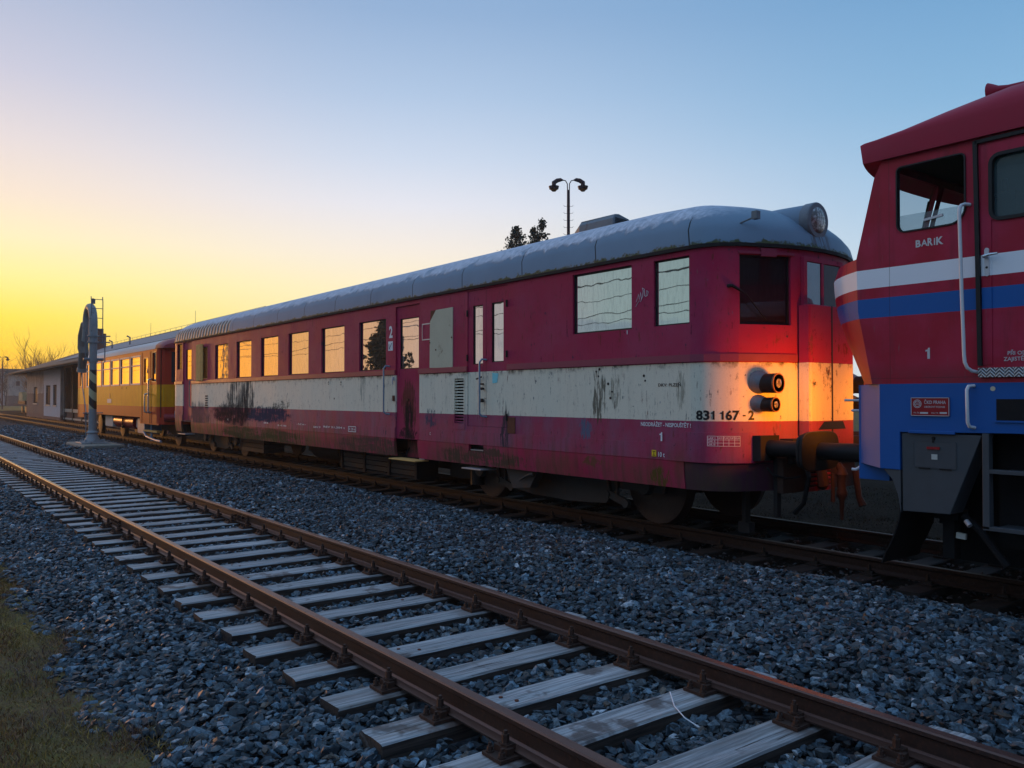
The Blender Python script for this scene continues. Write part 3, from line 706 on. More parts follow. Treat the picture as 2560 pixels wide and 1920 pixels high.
# raised sole strip (z .9-1.09) and end bumper plate with slanted start
s_ = M('car_paint')
for ua, ub in ((US, d1[0]), (d1[1], d2[0] - 0.0), (d2[1] + .03, ux(-6.545))): patch(s_, BP, ua, ub, 0.892, 1.088, 0.016, thick=0.016)
s_.build('sole_strip', car)
s_ = M('car_paint')
us = [ux(-6.545), ux(-6.356)] + [u for u in BP.u if ux(-6.356) < u < ue(0.74)] + [ue(0.74)]
for a, b in zip(us, us[1:]):
    za = 1.09 if a == us[0] else 1.232; o_ = 0.03
    s_.quad(BP.xyz(a, .892, o_), BP.xyz(b, .892, o_), BP.xyz(b, 1.232, o_), BP.xyz(a, za, o_))
    s_.quad(BP.xyz(a, za, o_), BP.xyz(b, 1.232, o_), BP.xyz(b, 1.232, 0), BP.xyz(a, za, 0))
s_.quad(BP.xyz(us[-1], .892, .03), BP.xyz(us[-1], .892, -.12), BP.xyz(us[-1], 1.232, -.12), BP.xyz(us[-1], 1.232, .03))
o = s_.build('corner_plate', car, smooth=True); 
# rust patch beside the luggage doors
s_ = M('rust_patch'); s_.box(-9.735, -9.56, 7.338, 7.349, 1.10, 1.335); s_.build('rust_patch', car)

# --- doors
def door(h, glassrect, name, mat='car_paint', off=-0.03, label=None):
    m_ = M(mat); wall(m_, BP, h[0] + .004, h[1] - .004, [h[2] + .004, 1.36, 2.03, h[3] - .004], [glassrect], 0.03, off)
    o = m_.build(name, car)
    if label: o['label'] = label
    w_ = M('window_glass_warm' if glassrect[0] < ux(-20) else 'window_glass'); patch(w_, BP, glassrect[0], glassrect[1], glassrect[2], glassrect[3], off - .026); wo_ = w_.build('door_window', o)
    f_ = M('rubber'); frame(f_, BP, *glassrect, 0.014, off - .012, .012); f_.build('window_frame', wo_)
    return o
dA = door(d1, (ux(-26.10), ux(-25.56), 2.165, 3.08), 'passenger_door', 'door_paint', label='far passenger door with a copper sheen')
dB = door(d2, (ux(-12.985), ux(-12.34), 2.13, 3.03), 'passenger_door', 'door_paint', label='near passenger door streaked with rust and soot')
xm = ux(-10.31)
dC = door((dbl[0], xm, dbl[2], dbl[3]), (ux(-10.665), ux(-10.40), 2.14, 3.06), 'luggage_door', off=-0.012)
dD = door((xm, dbl[1], dbl[2], dbl[3]), (ux(-10.165), ux(-9.865), 2.16, 3.065), 'luggage_door', off=-0.012)
# soot tongue on the near passenger door
h_ = M('silver_mark'); h_.box(-13.165, -13.135, 7.325, 7.35, 1.93, 2.0); h_.tube([(-13.15, 7.32, 1.99), (-13.15, 7.31, 1.93), (-13.15, 7.32, 1.86)], .012)
h_.mat('rust_patch').box(-13.17, -13.12, 7.32, 7.36, 1.56, 1.66); h_.box(-12.72, -12.66, 7.35, 7.38, 1.57, 1.60); h_.build('door_latch', dB)
h_ = M('black_steel'); h_.bar((-10.50, 7.31, 1.91), (-10.36, 7.31, 1.94), .018, .02); h_.box(-10.40, -10.35, 7.315, 7.345, 1.82, 1.845)
h_.cyl((-10.36, 7.30, 1.76), (-10.36, 7.345, 1.76), .02, n=10); h_.cyl((-10.37, 7.30, 1.58), (-10.37, 7.345, 1.58), .03, n=10); h_.build('door_handle', dC)
for z in (3.02, 2.27, 1.33): M('dark_frame').cyl((-9.755, 7.335, z - .05), (-9.755, 7.335, z + .05), .016, n=8).build('hinge', dD)
for z in (2.95, 2.25): M('dark_frame').cyl((-10.79, 7.335, z - .05), (-10.79, 7.335, z + .05), .014, n=8).build('hinge', dC)
h_ = M('cyan_mark'); h_.quad((-10.14, 7.358, 1.84), (-10.02, 7.358, 1.85), (-9.99, 7.358, 1.99), (-10.15, 7.358, 2.0)); h_.build('sticker', dD)
def rail(x0, z0, x1, z1, name='handrail', r=.016, mat='rail_blue', out=0.10, y=7.35):
    pth = [(x0 + .05, y, z1), (x0 + .02, y - out * .7, z1 + .01), (x0, y - out, z1 - .04), (x0, y - out, (z0 + z1) / 2), (x1, y - out, z0 + .05), (x1 + .02, y - out * .7, z0 + .01), (x1 + .05, y, z0)]
    return M(mat).tube(pth, r, 10).build(name, car, smooth=True)
rail(-13.36, 1.32, -13.36, 2.19); rail(-10.33, 1.33, -10.33, 2.20); rail(-25.30, 1.33, -25.30, 2.13, mat='lamp_grey', r=.014)
# louvre
l_ = M('car_paint'); a, b = louv[0], louv[1]
for z in (1.96,): patch(l_, BP, a - .03, b + .03, 1.93, 2.01, .008, thick=.008)
patch(l_, BP, a - .03, b + .03, 1.12, 1.213, .008, thick=.008); patch(l_, BP, a - .03, a, 1.213, 1.93, .008, thick=.008); patch(l_, BP, b, b + .03, 1.213, 1.93, .008, thick=.008)
nz_ = 15
for i in range(nz_):
    z = 1.213 + (i + .5) * (1.93 - 1.213) / nz_
    l_.quad(BP.xyz(a, z - .010, .004), BP.xyz(b, z - .010, .004), BP.xyz(b, z + .012, -.03), BP.xyz(a, z + .012, -.03))
l_.build('louvre_grille', car)
l_ = M('grille_dark')
for i in range(6): l_.box(-24.10, -23.86, 7.346, 7.3485, 1.32 + i * .065, 1.355 + i * .065)
l_.build('vent_slot', car)
# black screw holes
l_ = M('black_mark')
l_ = None
for x, z in ((-15.9, 1.94), (-15.9, 1.90), (-15.32, 1.93), (-15.32, 1.88), (-15.63, 1.60), (-7.0, 1.89), (-6.98, 1.83), (-7.62, 1.80), (-7.55, 1.70), (-7.58, 1.62), (-7.8, 1.90), (-7.84, 1.96), (-7.78, 1.99)):
    r_ = .013 + rnd.random() * .012; M('black_mark').cyl((x, 7.3495, z), (x, 7.346, z), r_, n=8).build('screw_hole', car)

# --- roof: rings shrink from the gutter toward a spine
rf = M('car_roof'); N = 14; HR = 0.74; ex = 2.45
us = sorted(set(list(BP.u) + [ux(x) for x in np.arange(-26.8, -6.3, 0.55)] + [BP.u[-1] - (ux(x) - 0) + 0 for x in []]))
far_us = []
LNEAR = ue(0)
base_pts = []
perim = []
xsn = list(np.arange(-27.1, -6.2, 0.9)) + [-6.27]
perim += [(*p,) for p in near_far_end[:-1]] + [(x, 7.35) for x in xsn] + endp[1:] + [mir(p) for p in reversed(endp[1:-1])] + [(x, 10.25) for x in reversed(xsn)] + [mir(p) for p in reversed(near_far_end[1:-1])]
K = len(perim); vs = []
for i in range(N + 1):
    a = i / N; tt = 1 - math.cos(a * math.pi / 2) if False else a ** 1.35
    z = 3.345 + HR * (1 - (1 - tt) ** ex) ** (1 / ex)
    for (x, y) in perim:
        sxp = min(max(x, -26.0), -7.25); ox = 0.03 * (1 - tt)
        cx, cy = sxp, YC
        px_, py_ = x + (cx - x) * tt, y + (cy - y) * tt
        dl = math.hypot(x - cx, y - cy)
        px_ += (x - cx) / dl * ox; py_ += (y - cy) / dl * ox
        ee = 2.45 - .40 * min(1, max(0, (x + 7.1) / 1.3)); zz = 3.345 + HR * (1 - (1 - tt) ** ee) ** (1 / ee)
        if x < -22.0: pass
        vs.append((px_, py_, zz))
fs = []
for i in range(N):
    for k in range(K):
        a = i * K + k; b = i * K + (k + 1) % K; fs.append((a, b, b + K, a + K))
rf.add(vs, fs); roof = rf.build('roof', car, smooth=True, sharp=50)
# roof ventilator box
v_ = M('steel_grey')
v_.prismx([(8.30, 3.9), (8.30, 4.20), (8.34, 4.262), (8.42, 4.27), (8.62, 4.22), (8.70, 4.14), (8.72, 3.9)], -9.22, -8.5); v_.add([(-9.22, 8.30, 3.9), (-9.22, 8.30, 4.20), (-9.22, 8.34, 4.262), (-9.22, 8.62, 4.22), (-9.22, 8.72, 3.9), (-9.40, 8.32, 3.9), (-9.38, 8.34, 4.12), (-9.38, 8.6, 4.1), (-9.40, 8.7, 3.9)], [(0, 1, 6, 5), (1, 2, 6), (2, 3, 7, 6), (3, 4, 8, 7), (5, 6, 7, 8)])
vo_ = v_.build('roof_ventilator', roof, bevel=.02)
v_ = M('grille_dark')
for i in range(14): v_.bar((-8.496, 8.34, 3.92 + i * .022), (-8.496, 8.67, 3.92 + i * .022 - .02), .006, .011)
v_.build('mesh_grille', vo_)
# roof headlamp in its fairing
l_ = M('car_roof').tube([(-7.0, 8.78, 3.80), (-6.4, 8.76, 3.77), (-6.0, 8.75, 3.73), (-5.62, 8.74, 3.71)], [.09, .17, .20, .205], 28, False)
l_.mat('lamp_grey').tube([(-5.64, 8.74, 3.71), (-5.53, 8.74, 3.71), (-5.52, 8.74, 3.71), (-5.52, 8.74, 3.71)], [.215, .215, .205, .15], 28, False)
hl = l_.build('roof_headlamp', car, smooth=True)
l_ = M('lens').tube([(-5.53, 8.74, 3.71), (-5.517, 8.74, 3.71), (-5.505, 8.74, 3.71), (-5.50, 8.74, 3.71)], [.165, .15, .09, .01], 24); l_.build('lens', hl, smooth=True, sharp=85)
# horn bracket on the roof edge
l_ = M('steel_grey'); l_.tube([(-5.95, 7.72, 3.48), (-5.88, 7.72, 3.60), (-5.72, 7.78, 3.655)], .011, 8); l_.box(-5.73, -5.66, 7.75, 7.82, 3.63, 3.72); l_.build('bracket_lamp', car)

# --- front details
dr = M('car_paint'); gx = -5.40
g0, g1 = 8.36, 9.24
dr.prismx([(g0, 2.30 - .01), (g0, 1.05), (g1, 1.05), (g1, 2.69), (g0, 2.69)], -5.5, -5.385)
gd = dr.build('gangway_door', car, bevel=.01); gd['label'] = 'central gangway door in two leaves'
l_ = M('black_mark').box(-5.386, -5.381, 8.775, 8.80, 1.2, 2.69); l_.prismx([(8.50, 1.26), (8.62, 1.35), (9.0, 1.35), (9.06, 1.26)], -5.386, -5.379); l_.build('door_gap', gd)
l_ = M('car_paint'); l_.box(-5.52, -5.395, 8.335, 8.357, 1.2, 2.68); l_.build('side_plate', gd)
w_ = M('car_paint')
w_.box(-5.535, -5.49, 8.40, 8.46, 2.69, 3.25); w_.box(-5.535, -5.49, 8.46, 9.14, 3.20, 3.25); w_.box(-5.535, -5.485, 8.75, 8.79, 2.69, 3.2); w_.box(-5.535, -5.49, 9.14, 9.2, 2.69, 3.25)
gu = w_.build('door_upper_frame', gd)
w_ = M('mid_glass').quad((-5.498, 8.46, 2.67), (-5.498, 8.76, 2.67), (-5.498, 8.76, 3.19), (-5.498, 8.46, 3.19)); w_.build('door_window', gd)
w_ = M('dark_glass').quad((-5.498, 8.79, 2.67), (-5.498, 9.14, 2.67), (-5.498, 9.14, 3.19), (-5.498, 8.79, 3.19)); w_.build('door_window', gd)
# windscreen visor strip, wiper
w_ = M('maroon_trim'); patch(w_, BP, ue(.55), ue(1.27), 3.245, 3.275, .02, thick=.02); patch(w_, BP, ue(.82), ue(1.02), 3.22, 3.31, .03, thick=.03); w_.build('window_hood', car)
w_ = M('black_steel'); w_.tube([BP.xyz(ue(.44), 2.88, 0), BP.xyz(ue(.47), 2.875, .06), BP.xyz(ue(.62), 2.79, .05), BP.xyz(ue(.9), 2.50, .0)], [.022, .020, .010, .006], 8); w_.build('wiper', car)
# head- and tail lamps (barrels)
def lamp(y, z, r, x_back, x_front, lit=False):
    nx = -1 if False else 1
    b = M('lamp_grey'); b.tube([(x_back, y, z + .015), (x_back + .06, y, z + .012), (x_back + .13, y, z)], [r * 1.28, r * 1.22, r * .98], 28, False)
    b.mat('black_steel').tube([(x_back + .11, y, z), (x_front, y, z)], [r, r * 1.02], 28, False)
    b.mat('copper_lamp').tube([(x_front - .006, y, z), (x_front + .012, y, z), (x_front + .012, y, z), (x_front - .02, y, z)], [r * 1.03, r * 1.03, r * .90, r * .85], 28, False)
    o = b.build('lamp', car, smooth=True)
    l = M('lens').tube([(x_front - .004, y, z), (x_front + .008, y, z), (x_front + .015, y, z), (x_front + .017, y, z)], [r * .93, r * .7, r * .3, r * .02], 24, True); l.build('lens', o, smooth=True, sharp=85)
for sgn in (1, -1):
    yy = lambda q: YC + (q - YC) * sgn
    lamp(yy(7.86), 1.785, .108, -5.76, -5.47); lamp(yy(7.85), 1.548, .080, -5.76, -5.50)
# buffers of the railcar
def buffer(y, face_x, back_x, name_parent, dirx, wid=.52, hgt=.40, mat='black_steel', platemat='rail_blue'):
    s = dirx
    bz = 1.06
    b = M(mat).tube([(back_x, y, bz), (back_x + s * .22, y, bz), (back_x + s * .22, y, bz), (face_x - s * .02, y, bz)], [.14, .125, .095, .09], 24)
    b.box(min(back_x, back_x + s * .03), max(back_x, back_x + s * .03), y - .19, y + .19, bz - .19, bz + .19)
    o = b.build('buffer', name_parent, smooth=True)
    pl = []
    for k in range(32):
        a = 2 * math.pi * k / 32; ca, sa = math.cos(a), math.sin(a); e = 4.0
        pl.append((y + wid / 2 * math.copysign(abs(ca) ** (2 / e), ca), bz + hgt / 2 * math.copysign(abs(sa) ** (2 / e), sa)))
    M(platemat).prismx(pl, min(face_x, face_x - s * .035), max(face_x, face_x - s * .035)).build('buffer_plate', o, bevel=.008)
    return o
for y in (7.93, 9.67): buffer(y, -5.035, -5.86, car, 1, .70, .39, 'black_steel', 'black_steel')
# front crossbeam, coupling, hoses
l_ = M('dark_frame').box(-5.84, -5.62, 7.75, 9.85, .92, 1.20); l_.box(-5.62, -5.45, 8.1, 9.5, .88, 1.16); l_.build('headstock', car)
M('clip_rust').box(-5.62, -5.52, 8.02, 9.5, .55, .95).build('buffer_beam', car, bevel=.01)
l_ = M('trailer_red').box(-5.50, -5.46, 8.42, 8.95, .55, .60)
for i in range(5): l_.box(-5.49, -5.45, 8.45, 8.85, .63 + i * .05, .652 + i * .05)
l_.build('radiator_guard', car)
l_ = M('black_steel')
l_.tube([(-5.6, 8.25, 1.0), (-5.40, 8.2, .98), (-5.30, 8.18, .75), (-5.38, 8.2, .45), (-5.5, 8.2, .32)], .028, 8)
l_.tube([(-5.7, 7.95, .85), (-5.6, 7.95, .76), (-5.5, 8.05, .72), (-5.42, 8.2, .74)], .012, 8)
l_.build('brake_hose', car)
l_ = M('dark_frame').bar((-5.62, 8.05, .95), (-5.62, 8.05, .28), .07, .05); l_.bar((-6.02, 8.02, .6), (-6.02, 8.02, .12), .09, .05); l_.bar((-6.10, 8.02, .12), (-5.94, 8.02, .12), .10, .12); l_.build('rail_guard', car)
l_ = M('clip_rust').tube([(-5.55, 8.8, 1.02), (-5.42, 8.8, 1.0), (-5.32, 8.8, .85), (-5.28, 8.8, .78)], [.05, .045, .04, .05], 10)
l_.tube([(-5.28, 8.8, .82), (-5.28, 8.8, .74), (-5.28, 8.8, .70), (-5.28, 8.8, .58), (-5.28, 8.8, .54), (-5.28, 8.8, .50), (-5.28, 8.8, .45), (-5.28, 8.8, .22)], [.04, .07, .05, .05, .065, .065, .032, .018], 10); l_.tube([(-5.36, 8.75, .75), (-5.36, 8.75, .42)], [.02, .025], 8)
l_.tube([(-5.42, 8.62, .88), (-5.44, 8.62, .80), (-5.42, 8.64, .62), (-5.42, 8.66, .58)], [.05, .07, .075, .04], 8); l_.tube([(-5.3, 8.78, .9), (-5.2, 8.7, .95)], [.02, .015], 6)
l_.tube([(-5.35, 9.2, .8), (-5.3, 9.2, .45), (-5.25, 9.2, .35)], [.04, .035, .05], 8)
l_.build('coupling', car, smooth=True)

# --- bogies and underframe
def wheelset(x, r, parent, y0):
    for sgn in (-1, 1):
        y = YC + sgn * .7535
        w_ = M('wheel').tube([(x, y - sgn * .075, 0 + r), (x, y - sgn * .07, r), (x, y - sgn * .045, r), (x, y + sgn * .06, r), (x, y + sgn * .066, r), (x, y + sgn * .045, r), (x, y + sgn * .035, r), (x, y + sgn * .05, r)], [.02, r + .028, r + .026, r, r - .025, r - .07, r * .35, r * .32], 40, True)
        w_.build('wheel', parent, smooth=True)
def bogie(xa, xb, ra, rb):
    f_ = M('under_grey'); cx = (xa + xb) / 2
    for sgn in (-1, 1):
        y = YC + sgn * .98; y0, y1 = y - .03, y + .03
        f_.prism([(xa - .35, .60), (xa - .1, .72), (xb + .1, .72), (xb + .35, .60), (xb + .30, .42), (xb - .55, .42), (xb - .75, .20), (cx + .3, .16), (cx - .5, .18), (xa + .75, .24), (xa + .6, .42), (xa - .30, .42)], y0, y1)
        ys = y - sgn * -.035
        for x, r in ((xa, ra), (xb, rb)):
            f_.cyl((x, y + sgn * .03, r), (x, y + sgn * .10, r), .13, .11, 16)
            # brake hanger: an A-shaped casting with a pin at its foot
            q = x + (0.55 if x == xa else -0.62)
            for dx_ in (-.08, .12): f_.bar((q + dx_, y + sgn * .05, .60), (q + dx_ * .6 + .04, y + sgn * .05, .30), .035, .04, (0, 1, 0))
            f_.bar((q - .05, y + sgn * .05, .34), (q + .30, y + sgn * .05, .24), .10, .045, (0, 1, 0))
            f_.cyl((q - .06, y + sgn * .03, .33), (q - .06, y + sgn * .09, .33), .05, n=12); f_.cyl((q + .29, y + sgn * .03, .24), (q + .29, y + sgn * .09, .24), .055, n=12)
    f_.box(cx - .2, cx + .2, YC - .9, YC + .9, .40, .62)
    bo = f_.build('bogie', car)
    wheelset(xa, ra, bo, 0); wheelset(xb, rb, bo, 0)
    for x, r in ((xa, ra), (xb, rb)): M('wheel').cyl((x, YC - .9, r), (x, YC + .9, r), .075, n=16).build('axle', bo)
    return bo
bogie(-11.02, -7.38, .46, .50); bogie(-25.35, -22.65, .43, .43)
l_ = M('under_grey').prism([(-9.95, .60), (-9.15, .60), (-9.35, .32), (-9.75, .28)], 7.45, 7.60); l_.tube([(-9.55, 7.42, .42), (-9.3, 7.40, .52), (-9.22, 7.42, .53)], [.014, .02, .035], 8); l_.build('sand_box', car, bevel=.01)
l_ = M('planks'); dk = 'under_grey'
l_ = M('under_grey')
for i in range(3):
    x0 = -16.25 + i * 1.03
    for k in range(4): l_.box(x0, x0 + .92, 7.86, 8.3, .17 + k * .10, .26 + k * .10)
l_.mat('dark_frame')
for i in range(4): l_.box(-16.33 + i * 1.03, -16.25 + i * 1.03, 7.83, 8.3, .12, .60)
l_.box(-16.33, -13.15, 7.88, 8.3, .10, .15); l_.build('battery_box', car, bevel=.006)
l_ = M('under_grey')
for k in range(3): l_.box(-22.2, -20.6, 7.75, 8.3, .20 + k * .12, .31 + k * .12)
l_.build('equipment_box', car, bevel=.008)
M('dark_frame').cyl((-18.4, 8.3, .42), (-17.0, 8.3, .42), .22, n=28).build('air_tank', car, smooth=True)
l_ = M('black_steel').box(-27.0, -6.0, 8.2, 9.4, .55, .87); l_.box(-12.6, -11.9, 8.2, 8.9, .2, .5); l_.box(-20, -12, 8.7, 9.6, .25, .6); l_.cyl((-11.3, 7.9, .50), (-11.3, 7.9, .18), .12, n=16); l_.build('underframe', car)
# steps
def step(x0, x1, z, y0=7.05, y1=7.45, mat='alu'):
    s_ = M(mat).box(x0, x1, y0, y1, z - .02, z); s_.mat('black_steel').bar((x0 + .05, y1, z), (x0 + .05, y1 + .15, z + .2), .03, .02); s_.bar((x1 - .05, y1, z), (x1 - .05, y1 + .15, z + .2), .03, .02)
    s_.build('step', car, bevel=.004)
step(-13.12, -12.2, .545, 7.22, 7.5, 'planks'); step(-10.82, -10.30, .53, 7.25, 7.55, 'alu'); step(-26.30, -25.55, .53, 7.2, 7.5)
st_ = M('skirt_paint').box(-13.13, -12.33, 7.62, 7.64, .55, .89); st_.mat('mount_mark').cyl((-12.62, 7.618, .60), (-12.62, 7.612, .60), .11, n=20); st_.build('step_well', car)
l_ = M('alu').box(-10.72, -10.38, 7.355, 7.43, .80, .815); l_.mat('grille_dark').box(-10.745, -10.355, 7.44, 7.45, .79, .90); l_.build('foot_hole', car)
l_ = M('trailer_red').bar((-28.0, 8.8, .65), (-27.5, 8.8, .75), .4, .25); l_.build('end_drawgear', car)
for y in (7.93, 9.67): buffer(y, -28.45, -27.70, car, -1, .50, .38)

# --- lettering
def sidemap(x, z, off=.004): return lambda u, v: BP.xyz(ux(x) + u, z + v, off)
def endmap(u0, z, off=.004): return lambda u, v: BP.xyz(ue(u0) + u, z + v, off)
L = M('black_mark'); Q = .098
text_into(L, '83', Q, endmap(.066, 1.378), .035, .165); ONE(L, Q, endmap(.245, 1.378)); ONE(L, Q, endmap(.345, 1.378)); text_into(L, '67', Q, endmap(.405, 1.378), .035, .155); L.mat('black_mark').add([endmap(.60, 1.415)(u, v) for u, v in ((0, 0), (.035, 0), (.035, .016), (0, .016))], [(0, 1, 2, 3)]); text_into(L, '2', Q, endmap(.668, 1.378), .035, .072)
L.build('lettering', car)['label'] = 'black vehicle number 831 167 - 2 wrapped round the corner'
LT(car, 'black_mark', 'DKV: PLZEŇ', .036, sidemap(-6.766, 1.757), .012, .35)
LT(car, 'white_mark', '2', .20, sidemap(-13.335, 2.715), .03, .13)
LT(car, 'white_mark', 'NEODRÁŽET - NESPOUŠTĚT !', .045, sidemap(-7.05, 1.282), .018, .78)
LT(car, 'white_mark', '1', .105, sidemap(-6.735, 1.112, .02))
LT(car, 'white_mark', '10 t', .055, sidemap(-6.755, .925, .02), .012, .10)
L = M('white_mark')
for z in (1.083, 1.118, 1.153, 1.194): patch(L, BP, ue(.21), ue(.554), z - .002, z + .002, .034)
for u in (.21, .318, .376, .434, .494, .552): patch(L, BP, ue(u), ue(u) + .004, 1.083, 1.194, .034)
for i, z in enumerate((1.160, 1.126, 1.090)): text_into(L, ('LAK I', 'LAK II', 'LAK III')[i], .022, endmap(.218, z, .035), .004, .075)
for u, s_t in ((.322, 'UKW'), (.38, 'PUR'), (.444, 'SF'), (.498, '09.04')): text_into(L, s_t, .018, endmap(u, 1.164, .035), .003, .048)
L.build('paint_table', car); L = M('white_mark')
L.box(-6.41, -6.33, 7.326, 7.333, .982, .990); L.quad((-6.385, 7.329, .95), (-6.355, 7.329, .95), (-6.37, 7.329, .975))
for x, z, s_t, w_ in ((-22.15, 1.02, 'CZ', .10), (-19.5, 1.0, '28.6', .3), (-18.6, .96, 'R + E 160', .5), (-17.5, 1.02, '- 5,2 m -', .5), (-16.6, .98, 'DKV P', .35), (-16.1, 1.0, 'REV 21,204 t', 1.0), (-14.95, .99, '', .4)):
    if s_t: LT(car, 'white_mark', s_t, .035, sidemap(x, z, .02), .01, w_)
for (xa, xb, za, zb_) in ((-14.95, -14.62, .95, 1.06),): frame(L, BP, ux(xa), ux(xb), za, zb_, .012, .021, .003)
L.build('data_mark', car)
LT(car, 'white_mark', 'R 120 m', .05, sidemap(-14.92, .98, .02), .01, .27); LT(car, 'white_mark', 'C', .04, sidemap(-11.9, 1.0, .02), .01, .03)
M('white_mark').box(-13.365, -13.195, 7.3445, 7.347, 2.475, 2.645).build('sign_panel', car)
L = M('black_mark'); L.bar((-13.33, 7.343, 2.50), (-13.23, 7.343, 2.61), .002, .012, (0, 1, 0)); L.bar((-13.33, 7.343, 2.52), (-13.27, 7.343, 2.50), .002, .010, (0, 1, 0)); L.bar((-13.33, 7.343, 2.60), (-13.33, 7.343, 2.51), .002, .010, (0, 1, 0)); L.build('smoking_sign', car)
L = M('yellow_mark').box(-6.855, -6.785, 7.326, 7.333, .925, 1.0); L.mat('black_mark').box(-6.842, -6.798, 7.3235, 7.326, .935, .942); L.box(-6.842, -6.798, 7.3235, 7.326, .982, .989); L.box(-6.823, -6.817, 7.3235, 7.326, .942, .982); L.build('jacking_sign', car)
# scrawled tag between the cab windows
L = M('white_mark'); gp = [(0, 0), (.03, .09), (.045, .02), (.06, .11), (.075, .03), (.06, -.01), (.09, .05), (.10, .12), (.085, .16), (.115, .14), (.12, .06), (.14, .05), (.15, .12), (.17, .10), (.16, .06), (.13, .05)]
L.tube([(-7.12 + x * 1.15, 7.346, 2.80 + z * 1.0) for x, z in gp], .0035, 5); L.tube([(-7.13, 7.346, 2.74), (-7.10, 7.346, 2.78), (-7.07, 7.346, 2.81)], .003, 5)
L.box(-7.285, -7.275, 7.345, 7.348, 2.41, 2.46)
L.build('scrawl', car)
# ================================================================== locomotive
loco = empty('locomotive', (-1.0, YC, 0.0), 'red shunting locomotive with white and blue stripes and a blue frame', 'locomotive')
def lerp_tab(tab, z):
    if z <= tab[0][0]: return tab[0][1]
    for (a, b), (c, d) in zip(tab, tab[1:]):
        if z <= c: return b + (d - b) * (z - a) / (c - a)
    return tab[-1][1]
XF = [(1.75, -4.04), (2.43, -4.175), (2.92, -4.188), (3.64, -4.009), (3.80, -3.93)]
BZ = [(1.75, .50), (2.2, .66), (2.6, .76), (2.8, .78), (2.93, .70)]
xf = lambda z: lerp_tab(XF, z)
CB = 3.0     # cab runs to X=+? (hidden past the frame)
def yside(z): return 7.25
nearp = Path([(-3.88, 7.25), (CB, 7.25)])
def nx_(x): return x + 3.88
cwin = (nx_(-3.80), nx_(-3.197), 3.10, 3.70); dwin = (nx_(-3.00), nx_(-2.42), 3.09, 3.62)
b_ = M('loco_paint')
wall(b_, nearp, 0, nx_(CB), [1.75, 2.36, 2.537, 2.634, 2.808, 3.80], [cwin, dwin], .05)
zs = [1.75, 2.0, 2.36, 2.43, 2.537, 2.634, 2.808, 2.92, 3.3, 3.64, 3.80]
for a, b in zip(zs, zs[1:]):
    for y, sg in ((7.25, 1), (10.35, -1)): b_.quad((xf(a), y, a), (-3.88, y, a), (-3.88, y, b), (xf(b), y, b))
farp = Path([(CB, 10.35), (-3.88, 10.35)])
wall(b_, farp, 0, CB + 3.88, [1.75, 3.80], [(CB + 3.197, CB + 3.80, 3.10, 3.70), (CB + 2.42, CB + 3.0, 3.09, 3.62)], .05)
# windscreen wall, leaning
wsp = Path([(0.0, 10.35), (0.0, 7.25)])
def wy(y): return 10.35 - y
wsh = [(wy(8.31), wy(7.40), 3.12, 3.72), (wy(9.18), wy(8.42), 3.12, 3.72), (wy(10.2), wy(9.30), 3.12, 3.72)]
wall(b_, wsp, 0, 3.10, [2.92, 3.3, 3.64, 3.80], wsh, .05, xoff=xf)
# rear wall
wall(b_, Path([(CB, 7.25), (CB, 10.35)]), 0, 3.1, [1.75, 3.8], [], .05)
body = b_.build('cab_body', loco)
# bulging nose
b_ = M('loco_paint'); ny = 28
zz = [1.75, 1.9, 2.05, 2.2, 2.36, 2.45, 2.537, 2.634, 2.72, 2.808, 2.87, 2.92]
def nose(w, z): return (xf(z) - lerp_tab(BZ, z) * (1 - abs(w) ** 3), YC + 1.55 * w, z)
vs = [nose(-1 + 2 * i / ny, z) for z in zz for i in range(ny + 1)]
fs = [(r * (ny + 1) + i, r * (ny + 1) + i + 1, (r + 1) * (ny + 1) + i + 1, (r + 1) * (ny + 1) + i) for r in range(len(zz) - 1) for i in range(ny)]
b_.add(vs, fs)
b_.quad(*[nose(-1 + 2 * i / ny, 2.92) for i in range(ny + 1)])
b_.quad(*[nose(-1 + 2 * i / ny, 1.75) for i in range(ny + 1)])
b_.build('nose', loco, smooth=True, sharp=40)
# roof with overhanging visor
r_ = M('loco_roof'); ws = [-math.cos(math.pi * i / 30) for i in range(31)]
XFR = -4.112; YW = 1.60
def fx(w): return XFR - .30 * (1 - abs(w) ** 2.5)
rows = [0, .04, .15, .4, .8, 1.3, 2.2, 7.0]
def kk_(dx): s = min(1, dx / 1.5); return .05 + .34 * (s * s * (3 - 2 * s)) ** .7
def rp(i, w):
    dx = rows[i]; return (fx(w) + dx if rows[i] < 3 else CB + .1, YC + YW * w, (3.965 if i else 3.955) + kk_(dx) * (1 - abs(w) ** 2.6) ** (1 / 2.6))
vs = [rp(i, w) for i in range(len(rows)) for w in ws]; n = len(ws)
r_.add(vs, [(i * n + k, i * n + k + 1, (i + 1) * n + k + 1, (i + 1) * n + k) for i in range(len(rows) - 1) for k in range(n - 1)])
for a, b in zip(ws, ws[1:]):     # front fascia and underside
    pa, pb = rp(0, a), rp(0, b)
    r_.quad((pa[0] + .025, pa[1], 3.79), (pb[0] + .025, pb[1], 3.79), pb, pa)
for w in (-1, 1):
    pts = [rp(i, w) for i in range(len(rows))]
    for q, s in zip(pts, pts[1:]): r_.quad((q[0] + (.025 if q is pts[0] else 0), q[1], 3.785), (s[0], s[1], 3.785), s, q)
r_.quad(*[(rp(0, w)[0] + .025, YC + YW * w, 3.79) for w in ws], (CB + .1, YC + YW, 3.785), (CB + .1, YC - YW, 3.785))
r_.build('cab_roof', loco, smooth=True, sharp=40)
M('cab_green').quad((-3.88, 7.28, 3.778), (CB, 7.28, 3.778), (CB, 10.3, 3.778), (-3.88, 10.3, 3.778)).build('ceiling', loco)
